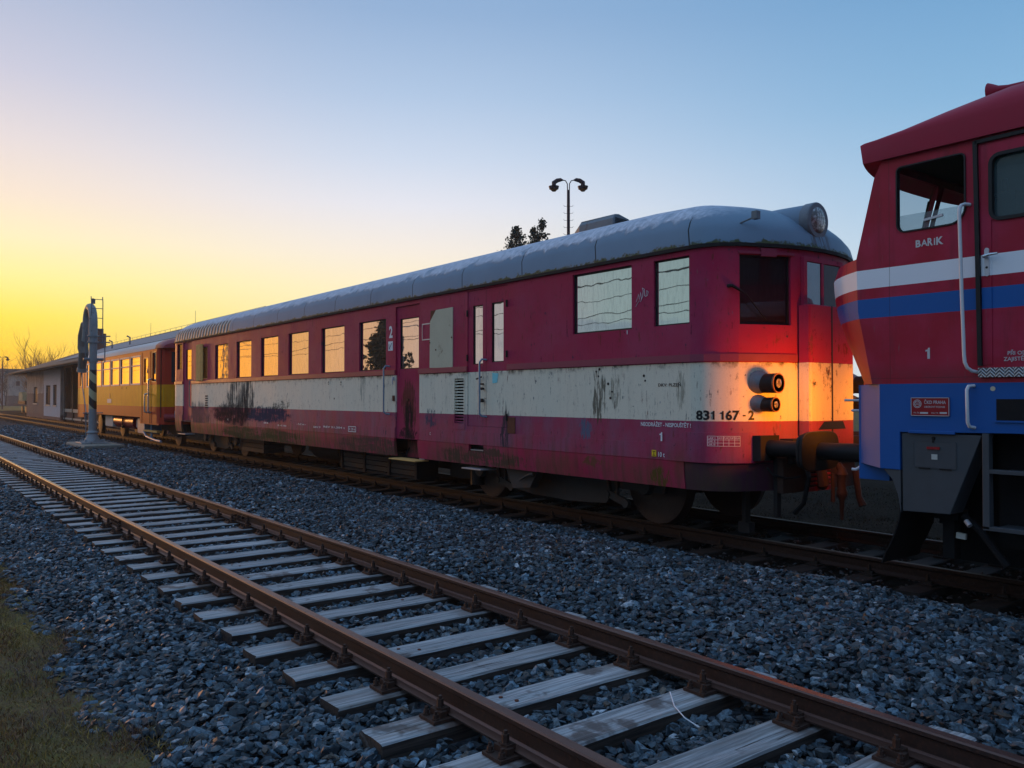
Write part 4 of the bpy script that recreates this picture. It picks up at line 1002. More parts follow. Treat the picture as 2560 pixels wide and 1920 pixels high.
i_ = M('cab_green'); i_.quad((-4.0, 7.3, 2.93), (CB, 7.3, 2.93), (CB, 10.3, 2.93), (-4.0, 10.3, 2.93)); i_.box(-4.0, -3.3, 8.3, 9.6, 2.93, 3.0); i_.build('cab_desk', loco)
i_ = M('black_steel'); i_.box(-3.55, -3.35, 8.62, 8.95, 3.10, 3.62); i_.tube([(-3.5, 8.78, 3.62), (-3.5, 8.78, 3.78)], .03, 8); i_.bar((-3.7, 8.5, 3.55), (-3.4, 8.7, 3.6), .03, .03); i_.build('control_box', loco, bevel=.02)
# glass
def gl(path, h, mat='clear_glass', off=-.03, name='cab_window', xo=None):
    g_ = M(mat); pts = [path.xyz(h[0], h[2], off), path.xyz(h[1], h[2], off), path.xyz(h[1], h[3], off), path.xyz(h[0], h[3], off)]
    if xo: pts = [(x + xo(z), y, z) for x, y, z in pts]
    g_.quad(*pts); return g_
def rounded_frame(mb, y, x0, x1, z0, z1, r, wd, th=.012, n=6, rr=None):
    def ring(ins, yy):
        out = []
        R_ = rr or (r, r, r, r)
        for (cx, cz, a0, rad) in ((x1, z1, 0, R_[0]), (x0, z1, 90, R_[1]), (x0, z0, 180, R_[2]), (x1, z0, 270, R_[3])):
            ccx = cx - rad if cx == x1 else cx + rad; ccz = cz - rad if cz == z1 else cz + rad
            for k in range(n + 1):
                a = R(a0 + 90 * k / n); out.append((ccx + (rad - ins) * math.cos(a), yy, ccz + (rad - ins) * math.sin(a)))
        return out
    o_, i2, o3, i3 = ring(0, y - th), ring(wd, y - th), ring(-.0, y + .002), ring(wd, y + .04); m_ = len(o_)
    b0 = len(mb.v); mb.add(o_ + i2 + o3 + i3, [(k, (k + 1) % m_, m_ + (k + 1) % m_, m_ + k) for k in range(m_)] + [(k, (k + 1) % m_, 2 * m_ + (k + 1) % m_, 2 * m_ + k) for k in range(m_)] + [(m_ + k, m_ + (k + 1) % m_, 3 * m_ + (k + 1) % m_, 3 * m_ + k) for k in range(m_)])
def corner_fill(mb, y, x0, x1, z0, z1, rads):
    for (cx, cz, sx_, sz_, rad) in ((x1, z1, -1, -1, rads[0]), (x0, z1, 1, -1, rads[1]), (x0, z0, 1, 1, rads[2]), (x1, z0, -1, 1, rads[3])):
        ccx, ccz = cx + sx_ * rad, cz + sz_ * rad
        pts = [(cx, y, cz)] + [(ccx - sx_ * rad * math.cos(R(90 * k / 6)), y, ccz - sz_ * rad * math.sin(R(90 * k / 6))) for k in range(7)]
        for k in range(1, 7): mb.quad(pts[0], pts[k], pts[k + 1])
w1 = gl(nearp, (cwin[0], cwin[1], 3.10, 3.26), 'clear_glass', -.03)
w1 = w1.build('side_window', loco); w1['label'] = 'half lowered cab side window with a grab bar'
f_ = M('rubber'); rounded_frame(f_, 7.25, -3.80, -3.197, 3.10, 3.70, .05, .013, rr=(.05, .05, .08, .14)); f_.build('window_frame', w1)
M('silver_mark').bar((-3.56, 7.27, 3.185), (-3.40, 7.27, 3.205), .02, .02, (0, 1, 0)).build('grab_bar', w1)
f_ = M('loco_paint'); corner_fill(f_, 7.252, -3.80, -3.197, 3.10, 3.70, (.05, .05, .08, .14)); f_.build('window_corner', w1)
w2 = gl(nearp, dwin, 'window_glass', -.03); 
m, t, p = mat_base('door_glass'); P(t, p, (0.10, 0.17, 0.19, 1), 0.04, 0.0, spec=1.0)
tr = t.new('ShaderNodeBsdfTransparent'); tr.inputs[0].default_value = (.55, .68, .70, 1); mx = t.new('ShaderNodeMixShader'); mx.inputs[0].default_value = .45
t.l.new(tr.outputs[0], mx.inputs[1]); t.l.new(p.outputs[0], mx.inputs[2]); t.l.new(mx.outputs[0], t.n['Material Output'].inputs[0])
g_ = M('door_glass').quad((-3.0, 7.28, 3.09), (-2.42, 7.28, 3.09), (-2.42, 7.28, 3.62), (-3.0, 7.28, 3.62)); 
dd_ = MB(); dd_.mat('loco_paint')
dd_.box(-3.075, -3.0, 7.243, 7.25, 1.90, 3.72); dd_.box(-3.0, -2.3, 7.243, 7.25, 3.62, 3.72)
cd = dd_.build('cab_door', loco)
M('door_glass').add([(-3.0, 7.28, 3.09), (-2.42, 7.28, 3.09), (-2.42, 7.28, 3.62), (-3.0, 7.28, 3.62)], [(0, 1, 2, 3)])
q_ = M('door_glass'); q_.quad((-3.0, 7.28, 3.09), (-2.42, 7.28, 3.09), (-2.42, 7.28, 3.62), (-3.0, 7.28, 3.62)); q_.build('door_window', cd)
f_ = M('rubber'); rounded_frame(f_, 7.243, -3.015, -2.40, 3.075, 3.635, .09, .028); f_.build('window_frame', cd)
f_ = M('loco_paint'); corner_fill(f_, 7.2425, -3.0, -2.42, 3.09, 3.62, (.08, .08, .08, .08)); f_.build('window_corner', cd)
f_ = M('rubber'); f_.bar((-3.115, 7.235, 3.765), (-3.09, 7.235, 1.89), .034, .03, (0, 1, 0)); f_.bar((-3.115, 7.235, 3.755), (-2.2, 7.235, 3.755), .03, .03, (0, 1, 0)); f_.build('door_seal', loco)
h_ = M('silver_mark'); pl = []
for k in range(24):
    a = 2 * math.pi * k / 24; pl.append((-3.033 + .018 * math.cos(a), 2.745 + .10 * (1 if math.sin(a) > 0 else -1) + .018 * math.sin(a)))
h_.prism(pl, 7.233, 7.243); h_.mat('chrome').tube([(-3.035, 7.235, 2.785), (-3.037, 7.19, 2.785), (-3.03, 7.18, 2.787), (-2.99, 7.185, 2.797), (-2.93, 7.19, 2.80)], [.011, .012, .014, .012, .010], 10)
h_.mat('black_mark').cyl((-3.033, 7.2335, 2.70), (-3.033, 7.2315, 2.70), .010, n=12)
h_.build('door_handle', cd, smooth=True)
for h in wsh:
    g_ = gl(wsp, h, xo=lambda z: xf(z)); o = g_.build('windscreen', loco)
w_ = M('black_steel'); w_.tube([(-3.99, 7.62, 3.70), (-4.10, 7.66, 3.42), (-4.16, 7.70, 3.15)], .008, 6); w_.tube([(-4.06, 7.52, 3.55), (-4.19, 7.58, 3.10)], .008, 6); w_.build('windscreen_wiper', loco)
M('black_steel').tube([(-4.05, 8.36, 3.6), (-4.12, 8.36, 3.3), (-4.16, 8.37, 3.1)], .008, 6).build('windscreen_wiper', loco)
# roof horn
M('loco_roof').tube([(-3.63, 8.75, 4.66), (-3.60, 8.75, 4.66), (-3.54, 8.75, 4.66), (-3.45, 8.75, 4.66), (-3.30, 8.75, 4.66)], [.10, .085, .05, .032, .025], 16).tube([(-3.35, 8.75, 4.66), (-3.35, 8.75, 4.45)], .015, 6).build('roof_horn', loco, smooth=True)
# long grab rails
M('white_rail').tube([(-3.165, 7.25, 3.245), (-3.19, 7.21, 3.25), (-3.205, 7.18, 3.24), (-3.212, 7.165, 3.22), (-3.214, 7.16, 3.17), (-3.20, 7.16, 2.5), (-3.185, 7.16, 1.98), (-3.18, 7.16, 1.92), (-3.165, 7.17, 1.875), (-3.145, 7.20, 1.85), (-3.12, 7.25, 1.838)], .0145, 12).build('handrail', loco, smooth=True)
M('white_rail').tube([(-3.145, 7.25, 1.725), (-3.17, 7.20, 1.722), (-3.175, 7.18, 1.69), (-3.17, 7.18, 1.42), (-3.165, 7.20, 1.385), (-3.145, 7.25, 1.375)], .014, 12).build('handrail', loco, smooth=True)
tp = M('tread_plate').box(-3.10, -1.5, 7.215, 7.25, 1.795, 1.872); tp.build('tread_strip', loco)
# lettering
L = M('silver_mark')
sm = lambda x, z: (lambda u, v: (x + u, 7.2465, z + v))
LT(loco, 'silver_mark', '1', .095, sm(-3.548, 1.965))
LT(loco, 'silver_mark', 'PŘI ODSTAVENÍ LOKOMOTIVY', .030, lambda u, v: (-2.885 + u, 7.2465, 1.972 + v), .012)
LT(loco, 'silver_mark', 'ZAJISTĚTE VOZIDLO', .030, lambda u, v: (-2.915 + u, 7.2465, 1.925 + v), .012)
text_into(L, 'B', .058, sm(-3.626, 2.953), .035, .045); text_into(L, 'A', .054, sm(-3.578, 2.955), .02, .055); text_into(L, 'R', .062, sm(-3.522, 2.953), .035, .046)
text_into(L, 'i', .058, sm(-3.468, 2.953), .035, .013); text_into(L, 'K', .062, sm(-3.447, 2.951), .035, .060)
L.build('lettering', loco)
# blue frame
f_ = M('loco_blue')
f_.prism([(-3.97, 1.752), (CB, 1.752), (CB, 1.335), (-2.9, 1.335), (-3.784, 1.318), (-3.784, .98), (-3.97, .982)], 7.25, 7.50)
f_.add([(-3.97, 7.25, 1.752), (-3.97, 7.25, .982), (-4.28, 7.47, 1.0), (-4.28, 7.47, 1.745), (-3.97, 7.5, 1.752), (-3.97, 7.5, .982)], [(0, 1, 2, 3), (0, 3, 4), (1, 5, 2)])
f_.box(-4.30, -4.0, 7.47, 10.13, .85, 1.745); f_.box(-4.0, CB, 10.2, 10.35, 1.33, 1.75)
f_.box(-3.70, -3.30, 7.235, 7.25, 1.312, 1.338)
fr = f_.build('frame_sill', loco, bevel=.004)
fo = M('loco_black'); fo.box(-2.975, -2.3, 7.247, 7.249, 1.437, 1.615); fo.mat('loco_blue').box(-2.985, -2.3, 7.235, 7.25, 1.425, 1.44); fo.build('step_recess', fr)
M('board_panel').cyl((-3.0, 7.249, 1.70), (-3.0, 7.246, 1.70), .02, n=9).build('filler_spot', fr)
pl_ = M('plate_red').box(-3.675, -3.345, 7.238, 7.25, 1.467, 1.627); pl_.mat('silver_mark')
for a, b, c, d_ in ((-3.675, -3.345, 1.467, 1.472), (-3.675, -3.345, 1.622, 1.627), (-3.675, -3.670, 1.467, 1.627), (-3.350, -3.345, 1.467, 1.627), (-3.595, -3.525, 1.485, 1.50), (-3.425, -3.365, 1.487, 1.502)): pl_.box(a, b, 7.236, 7.238, c, d_)
for k in range(20):
    a = 2 * math.pi * k / 20; a2 = 2 * math.pi * (k + 1) / 20
    for r_i in (.032, .022): pl_.quad(*[(-3.618 + (r_i + e) * math.cos(aa), 7.2365, 1.572 + (r_i + e) * math.sin(aa)) for aa, e in ((a, 0), (a2, 0), (a2, .005), (a, .005))])
text_into(pl_, 'ČKD', .020, lambda u, v: (-3.637 + u, 7.2360, 1.563 + v), .01, .038)
text_into(pl_, 'ČKD PRAHA', .028, lambda u, v: (-3.558 + u, 7.2365, 1.572 + v), .012, .185)
text_into(pl_, 'OBOROVÝ PODNIK', .016, lambda u, v: (-3.558 + u, 7.2365, 1.538 + v), .004, .18)
text_into(pl_, 'VÝR. ČÍS.', .012, lambda u, v: (-3.655 + u, 7.2365, 1.487 + v), .003, .055); text_into(pl_, 'ROK VÝR.', .012, lambda u, v: (-3.495 + u, 7.2365, 1.487 + v), .003, .06)
pl_.build('maker_plate', fr)
# grey side box and recess
g_ = M('loco_grey'); g_.prism([(-3.772, 1.312), (-3.095, 1.312), (-3.356, .628), (-3.768, .615)], 7.262, 7.50)
gb = g_.build('side_box', loco, bevel=.006)
g_ = M('loco_grey'); pts = []
rounded_frame(g_, 7.262, -3.668, -3.298, 1.012, 1.25, .02, .006, .006); g_.box(-3.660, -3.306, 7.257, 7.262, 1.02, 1.242)
g_.mat('plate_red').box(-3.545, -3.435, 7.247, 7.257, 1.178, 1.200); g_.mat('mount_mark').box(-3.507, -3.456, 7.254, 7.257, 1.09, 1.135)
g_.mat('loco_black').box(-3.62, -3.52, 7.252, 7.262, 1.005, 1.015); g_.box(-3.44, -3.34, 7.252, 7.262, 1.005, 1.015); g_.cyl((-3.49, 7.25, 1.275), (-3.49, 7.262, 1.275), .014, n=10); g_.bar((-3.49, 7.25, 1.27), (-3.49, 7.25, 1.235), .01, .01)
g_.build('box_door', gb)
g_ = M('loco_grey'); g_.box(-3.09, -3.035, 7.25, 7.32, .54, 1.33); g_.box(-3.035, CB, 7.25, 7.32, 1.0, 1.035); g_.box(-3.09, CB, 7.25, 7.32, .53, .565); g_.box(-3.035, CB, 7.32, 7.6, .54, .55); g_.box(-3.0, CB, 7.32, 7.6, 1.01, 1.02)
g_.build('side_steps', loco, bevel=.004)
g_ = M('loco_black'); g_.box(-3.75, CB, 7.9, 9.7, .45, 1.33); g_.box(-3.10, CB, 7.60, 7.9, .35, 1.33); g_.box(-3.72, -3.1, 8.0, 9.6, .12, .6)  # last box is dark infill added in place of the shadow behind the guard
g_.tube([(-3.35, 7.5, .60), (-3.2, 7.48, .48), (-2.98, 7.45, .22)], .033, 10); g_.mat('silver_mark').cyl((-3.30, 7.43, .565), (-3.26, 7.41, .53), .022, n=10)
g_.mat('loco_black').bar((-3.5, 7.6, .63), (-3.5, 7.6, .2), .12, .10); g_.box(-3.6, -3.4, 7.5, 7.7, .55, .63)
g_.mat('mount_mark').bar((-3.42, 7.52, .42), (-3.34, 7.52, .415), .03, .05)
g_.build('underframe', loco)
g_ = M('loco_grey'); g_.prism([(-3.94, .98), (-3.785, .98), (-3.785, .60), (-3.81, .76), (-3.86, .89)], 7.26, 7.29); g_.build('corner_bracket', loco)
# curved rail guard sheet
g_ = M('loco_black'); cur = [(-3.94, .98), (-3.86, .90), (-3.815, .80), (-3.79, .68), (-3.80, .55), (-3.84, .42), (-3.89, .30), (-3.935, .22), (-3.97, .12)]
for (xa, za), (xb, zb_) in zip(cur, cur[1:]): g_.bar((xa, 7.45, za), (xb, 7.45, zb_), .46, .012, (1, 0, 0)) if False else g_.quad((xa, 7.27, za), (xb, 7.27, zb_), (xb, 7.95, zb_), (xa, 7.95, za))
for (xa, za), (xb, zb_) in zip(cur, cur[1:]): g_.bar((xa, 7.27, za), (xb, 7.27, zb_), .012, .012, (0, 1, 0))
g_.build('rail_guard', loco, smooth=True)
for y in (7.93, 9.67): buffer(y, -5.03, -4.30, loco, -1, .70, .42, 'black_steel', 'black_steel')
c_ = M('clip_rust').tube([(-4.3, 8.8, 1.02), (-4.6, 8.8, 1.0), (-4.9, 8.8, .9)], .04, 8); c_.mat('black_steel').tube([(-4.3, 9.3, .95), (-4.7, 9.2, .8), (-4.75, 9.2, .55), (-4.3, 9.2, .45), (-4.0, 9.2, .6)], .03, 8); c_.build('coupling', loco)
M('white_rail').tube([(-4.30, 7.62, 1.60), (-4.42, 7.60, 1.60), (-4.52, 7.60, 1.60)], .012, 8).tube([(-4.30, 7.62, 1.50), (-4.45, 7.60, 1.50)], .012, 8).build('lamp_iron', loco)
M('white_rail').tube([(-4.28, 7.55, .99), (-4.36, 7.52, .93), (-4.40, 7.52, .93)], .014, 8).build('coupler_lever', loco)
def lw(x, r):
    for sgn in (-1, 1):
        y = YC + sgn * .7535
        M('wheel').tube([(x, y - sgn * .075, r), (x, y - sgn * .07, r), (x, y - sgn * .045, r), (x, y + sgn * .06, r), (x, y + sgn * .066, r), (x, y + sgn * .05, r)], [.02, r + .028, r + .026, r, r - .02, .1], 36).build('wheel', loco, smooth=True)
lw(-2.2, .5); lw(1.6, .5)
# the lit front lamps of the locomotive: their warm light washes over the end of the railcar
for y, e in ((7.9, 125), (9.45, 62)):
    b = M('lamp_grey').tube([(-4.30, y, 1.52), (-4.42, y, 1.52)], .10, 20); o = b.build('headlamp', loco, smooth=True)
    M('lamp_glow').tube([(-4.421, y, 1.52), (-4.428, y, 1.52)], [.085, .07], 20).build('lens', o)
    la = bpy.data.lights.new('headlamp_light', 'SPOT'); la.energy = e; la.color = (1.0, .245, 0.0); la.shadow_soft_size = .10; la.spot_size = R(128); la.spot_blend = 1.0
    lo = bpy.data.objects.new('headlamp_light', la); COL.objects.link(lo); lo.parent = loco
    lo.location = (-4.45 - loco.location.x, y - YC, 1.56); lo.rotation_euler = Vector((-1, .22, -.04)).to_track_quat('-Z', 'Y').to_euler()

# ================================================================== yellow and red trailer
tr_ = empty('rail_trailer', (-36, YC, 0), 'small yellow and red rail coach coupled behind the maroon railcar', 'rail coach')
te = [(-29.16, 7.3), (-28.98, 7.33), (-28.80, 7.45), (-28.66, 7.70), (-28.56, 8.2), (-28.52, 8.8)]
TP = Path([(-43.1, 8.8), (-43.1, 7.3)] + te + [mir(q) for q in reversed(te[:-1])] + [(-43.1, 10.3), (-43.1, 8.81)])
tu = lambda x: 1.5 + (x + 43.1)
th = [(tu(a), tu(b), 2.09, 3.11) for a, b in ((-41.05, -39.6), (-39.4, -38.0), (-37.75, -36.33), (-36.12, -34.66), (-34.46, -33.0), (-32.82, -31.38))]
thd = [(tu(-30.88), tu(-30.26), 2.11, 3.01), (tu(-29.76), tu(-29.26), 2.14, 3.17), (tu(-42.6), tu(-42.1), 2.11, 3.0)]
U1 = tu(-29.16)
tw = [(U1 + .62, U1 + 1.55, 2.12, 3.14)]
UM2 = U1 + Path(te).u[-1]; tw.append((2 * UM2 - tw[0][1], 2 * UM2 - tw[0][0], 2.12, 3.14))
b_ = M('trailer_paint'); wall(b_, TP, 0, TP.u[-1], [.92, 1.31, 2.05, 3.27], th + thd + tw, .04); b_.build('body', tr_)
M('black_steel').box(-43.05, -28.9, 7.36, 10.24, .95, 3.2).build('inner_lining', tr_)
b_ = M('trailer_paint'); patch(b_, TP, tu(-43.1), tu(-41.5), .72, .92, 0); b_.build('lower_skirt', tr_)
b_ = M('trailer_paint'); patch(b_, TP, tu(-31.38), U1, .72, .92, 0); patch(b_, TP, U1, 2 * UM2 - U1, .72, .92, 0); b_.box(-31.38, -28.9, 7.302, 7.36, .70, .75); b_.build('lower_skirt', tr_)
for h in th:
    w_ = M('window_glass_warm'); patch(w_, TP, *h, -.03); o = w_.build('window', tr_); f_ = M('trailer_roof'); frame(f_, TP, h[0] - .02, h[1] + .02, h[2] - .02, h[3] + .02, .06, .004, .02)
    patch(f_, TP, h[0], h[1], 2.75, 2.79, .0, thick=.02); f_.build('window_frame', o)
for h in thd:
    w_ = M('window_glass_warm'); patch(w_, TP, *h, -.03); o = w_.build('door_window', tr_); f_ = M('rubber'); frame(f_, TP, *h, .03, .004, .01); f_.build('window_frame', o)
for h in tw:
    w_ = M('dark_glass'); patch(w_, TP, *h, -.02); o = w_.build('windscreen', tr_); f_ = M('rubber'); frame(f_, TP, *h, .03, .005, .01); f_.build('window_frame', o)
l_ = M('rubber')
for x in (-31.15, -30.06, -29.85, -42.9, -41.6): l_.box(x - .012, x + .012, 7.294, 7.301, .74, 3.2)
l_.build('door_gap', tr_)
for x in (-30.42, -29.93): M('alu').tube([(x, 7.30, 1.1), (x, 7.22, 1.13), (x, 7.22, 1.72 + (.5 if x > -30 else 0)), (x, 7.30, 1.75 + (.5 if x > -30 else 0))], .03, 8).build('handrail', tr_)
l_ = M('black_mark'); l_.cyl((-34.2, 7.296, 1.98), (-34.2, 7.299, 1.98), .05, n=8); l_.cyl((-33.5, 7.296, 1.98), (-33.5, 7.299, 1.98), .05, n=8); l_.box(-36.4, -36.25, 7.295, 7.299, 1.60, 1.78); l_.mat('trailer_roof').box(-36.75, -36.0, 7.295, 7.299, 1.40, 1.56); l_.build('body_marking', tr_)
l_ = M('steel_grey').tube([(-28.66, 7.95, 1.70), (-28.55, 7.95, 1.70)], .17, 24); l_.mat('lens').tube([(-28.55, 7.95, 1.70), (-28.53, 7.95, 1.70)], [.13, .10], 24); l_.build('headlamp', tr_, smooth=True)
M('yellow_trailer').box(-28.86, -28.80, 7.42, 7.62, 1.50, 1.92).build('hatch', tr_)
M('trailer_red').cyl((-28.75, 7.45, .95), (-28.35, 8.2, .95), .13, n=16).build('bumper', tr_)
r_ = M('trailer_roof'); nr = 16; xs = [-43.1, -42.4, -36, -30.2, -29.7, -29.35]
def rr_(x, a): return (x, YC + 1.51 * math.cos(a), 3.26 + .46 * max(0, math.sin(a)) ** .85 - .0)
vs = [rr_(x, math.pi * k / nr) for x in xs for k in range(nr + 1)]
r_.add(vs, [(i * (nr + 1) + k, i * (nr + 1) + k + 1, (i + 1) * (nr + 1) + k + 1, (i + 1) * (nr + 1) + k) for i in range(len(xs) - 1) for k in range(nr)])
r_.build('roof', tr_, smooth=True)
r_ = M('trailer_red'); prof = [(-29.35, 1.0), (-29.0, .97), (-28.75, .85), (-28.6, .55), (-28.56, .02)]
vs = [(x, YC + 1.515 * math.cos(math.pi * k / nr) * (1 - .10 * (1 - s)), 3.26 + .465 * s * max(0, math.sin(math.pi * k / nr)) ** .85) for x, s in prof for k in range(nr + 1)]
r_.add(vs, [(i * (nr + 1) + k, i * (nr + 1) + k + 1, (i + 1) * (nr + 1) + k + 1, (i + 1) * (nr + 1) + k) for i in range(len(prof) - 1) for k in range(nr)])
r_.build('roof_end', tr_, smooth=True)
f_ = M('trailer_red').cyl((-36.5, 7.75, .68), (-33.3, 7.75, .68), .27, n=24); f_.mat('black_steel').box(-34.92, -34.88, 7.46, 7.6, .42, .95); f_.build('fuel_tank', tr_, smooth=True)
M('mount_mark').box(-38.1, -36.7, 7.5, 8.0, .43, .88).build('equipment_box', tr_, bevel=.02)
f_ = M('rail_blue').box(-32.6, -31.6, 7.5, 8.1, .32, .86); f_.box(-33.0, -32.5, 7.55, 8.0, .5, .8); f_.tube([(-31.7, 7.5, .4), (-31.2, 7.48, .24), (-30.0, 7.46, .16), (-29.2, 7.46, .14)], .045, 8); f_.tube([(-30.5, 7.48, .7), (-30.5, 7.48, .1)], .04, 8); f_.build('heater_unit', tr_, bevel=.02)
M('planks').box(-31.4, -29.6, 7.42, 7.6, .42, .48).build('step', tr_)
f_ = M('dark_frame').box(-42.8, -28.9, 8.1, 9.5, .45, .9); f_.prism([(-30.6, .9), (-28.7, .78), (-28.3, .45), (-28.9, .30), (-29.9, .42)], 7.9, 8.0); f_.build('underframe', tr_)
for x in (-29.0, -37.0 + -.1, -41.5):
    M('wheel').tube([(x, 7.96, .42), (x, 7.965, .42), (x, 8.0, .42), (x, 8.11, .42), (x, 8.12, .42)], [.3, .42, .42, .45, .02], 32).build('wheel', tr_, smooth=True)
    M('wheel').tube([(x, 9.64, .42), (x, 9.635, .42), (x, 9.6, .42), (x, 9.49, .42), (x, 9.48, .42)], [.3, .42, .42, .45, .02], 32).build('wheel', tr_, smooth=True)

# ================================================================== tracks
RP = [(-.0625, -.149), (.0625, -.149), (.0625, -.139), (.022, -.125), (.0085, -.115), (.0085, -.045), (.028, -.035), (.035, -.028), (.035, -.008), (.027, 0), (-.027, 0), (-.035, -.008), (-.035, -.028), (-.028, -.035), (-.0085, -.045), (-.0085, -.115), (-.022, -.125), (-.0625, -.139)]
def rail_len(y, x0, x1, name, label, group, mat='rail_steel'):
    r_ = M(mat).prismx([(y + a, b) for a, b in RP], x0, x1)
    o = r_.build(name, None); return tag(o, label, 'rail', group)
Y1, Y2, Y3, Y4 = 2.56 + .035, 4.07 + .035, 8.8 - .7535, 8.8 + .7535
gA = 'rusty rails of the foreground track'
rail_len(Y1, -12.40, 6, 'rail', 'near rusty rail of the foreground track, running out at the bottom edge', gA)
rail_len(Y1, -70, -12.41, 'rail', 'near foreground rail beyond its joint, shining gold toward the left edge', gA)
rail_len(Y2, -11.72, 6, 'rail', 'second rusty rail of the foreground track, running out at the right edge', gA)
rail_len(Y2, -31.75, -11.73, 'rail', 'middle length of the second foreground rail, between two joints', gA)
rail_len(Y2, -90, -31.76, 'rail', 'far golden length of the second foreground rail, past its last joint', gA)
gB = 'dark rails under the train'
rail_len(Y3, -140, 8, 'rail', 'dark rail under the near wheels of the maroon railcar', gB, 'rail_dark')
rail_len(Y4, -140, 8, 'rail', 'dark rail under the far wheels of the train', gB, 'rail_dark')
def joint(x, y, label, mat='rail_steel'):
    j = M(mat); 
    for s in (-1, 1): j.prismx([(y + s * .010, -.118), (y + s * .040, -.110), (y + s * .040, -.098), (y + s * .016, -.09), (y + s * .016, -.06), (y + s * .040, -.052), (y + s * .040, -.040), (y + s * .012, -.038)], x - .30, x + .30)
    o = tag(j.build('fishplate', None), label, 'rail joint', 'joint bars bolted to the foreground rails')
    for k in (-.22, -.08, .08, .22):
        b = M('clip_rust').cyl((x + k, y - .017, -.075), (x + k, y - .040, -.075), .018, n=6); b.cyl((x + k, y - .04, -.075), (x + k, y - .055, -.075), .010, n=8); b.build('bolt', o)
joint(-12.405, Y1, 'golden joint bar bolted to the near foreground rail'); joint(-11.725, Y2, 'joint bar on the second foreground rail, middle of the picture'); joint(-31.755, Y2, 'small glinting joint bar far along the second foreground rail')

# sleeper with base plates, bolts as sub-parts
def sleeper_mesh(w=.25, h=.15, l=2.5, mat='old_sleeper', top=-.17, seed=0):
    rr = random.Random(seed); mb = M(mat); ny_ = 14; xs_ = [-w / 2, -w / 2 + .012, -w / 4, 0, w / 4, w / 2 - .012, w / 2]
    vs = []; rows_ = []
    for j in range(ny_ + 1):
        y = -l / 2 + l * j / ny_; jt = (rr.random() - .5) * .006
        ring = [(-w / 2 + jt, y, top - h)] + [(x + jt + (rr.random() - .5) * .004, y + ((rr.random() - .5) * .02 if j in (0, ny_) else 0), top - (.010 if abs(x) > w / 2 - .001 else 0) - rr.random() * .004) for x in xs_] + [(w / 2 + jt, y, top - h)]
        rows_.append(ring)
    m_ = len(rows_[0]); vs = [q for r in rows_ for q in r]
    fs = [(j * m_ + i, j * m_ + i + 1, (j + 1) * m_ + i + 1, (j + 1) * m_ + i) for j in range(ny_) for i in range(m_ - 1)]
    fs += [tuple(range(m_)), tuple(ny_ * m_ + i for i in reversed(range(m_)))]
    mb.add(vs, fs); return mb
sl_meshes = [sleeper_mesh(seed=k).mesh('sleeper_wood') for k in range(5)]
def nut(mb, x, y, z, r, h):
    mb.cyl((x, y, z), (x, y, z + .008), r * 1.35, n=12); mb.cyl((x, y, z + .008), (x, y, z + h), r, n=6); mb.cyl((x, y, z + h), (x, y, z + h + .018), r * .55, n=8)
YT = (Y1 + Y2) / 2
pm = M('clip_rust'); pm.box(-.08, .08, -.175, .175, -.168, -.151)
for s in (-1, 1): pm.box(-.055, .055, s * .095 - .022, s * .095 + .022, -.151, -.118); pm.box(-.035, .035, s * .072 - .03, s * .072 + .025, -.132, -.108)
pm_me = pm.mesh('base_plate_mesh')
bolts = []
bm1 = M('clip_rust'); nut(bm1, 0, 0, 0, .020, .050); tall_me = bm1.mesh('clip_bolt_mesh')
bm2 = M('clip_rust'); nut(bm2, 0, 0, 0, .016, .028); bm2_me = bm2.mesh('screw_mesh')
pf = M('clip_rust'); pf.v = list(pm.v); pf.f = list(pm.f); pf.mi = list(pm.mi)
for s in (-1, 1):
    nut(pf, 0, s * .085, -.112, .020, .05); nut(pf, -.05, s * .145, -.151, .016, .028); nut(pf, .05, s * .145, -.151, .016, .028)
pf_me = pf.mesh('base_plate_far_mesh')
def ordinal(n):
    ones = ['', 'first', 'second', 'third', 'fourth', 'fifth', 'sixth', 'seventh', 'eighth', 'ninth', 'tenth', 'eleventh', 'twelfth', 'thirteenth', 'fourteenth', 'fifteenth', 'sixteenth', 'seventeenth', 'eighteenth', 'nineteenth']
    tens = ['', '', 'twent', 'thirt', 'fort', 'fift', 'sixt', 'sevent', 'eight', 'ninet']
    if n < 20: return ones[n]
    if n >= 100: return 'hundred and ' + ordinal(n - 100) if n > 100 else 'hundredth'
    return tens[n // 10] + ('ieth' if n % 10 == 0 else 'y-' + ones[n % 10])
ordw = ['first', 'second', 'third', 'fourth', 'fifth', 'sixth', 'seventh', 'eighth', 'ninth', 'tenth', 'eleventh', 'twelfth', 'thirteenth', 'fourteenth', 'fifteenth', 'sixteenth', 'seventeenth', 'eighteenth', 'nineteenth', 'twentieth']
hole_mesh = M('rust_patch').cyl((0, 0, -.175), (0, 0, -.166), .013, n=8).mesh('screw_head')
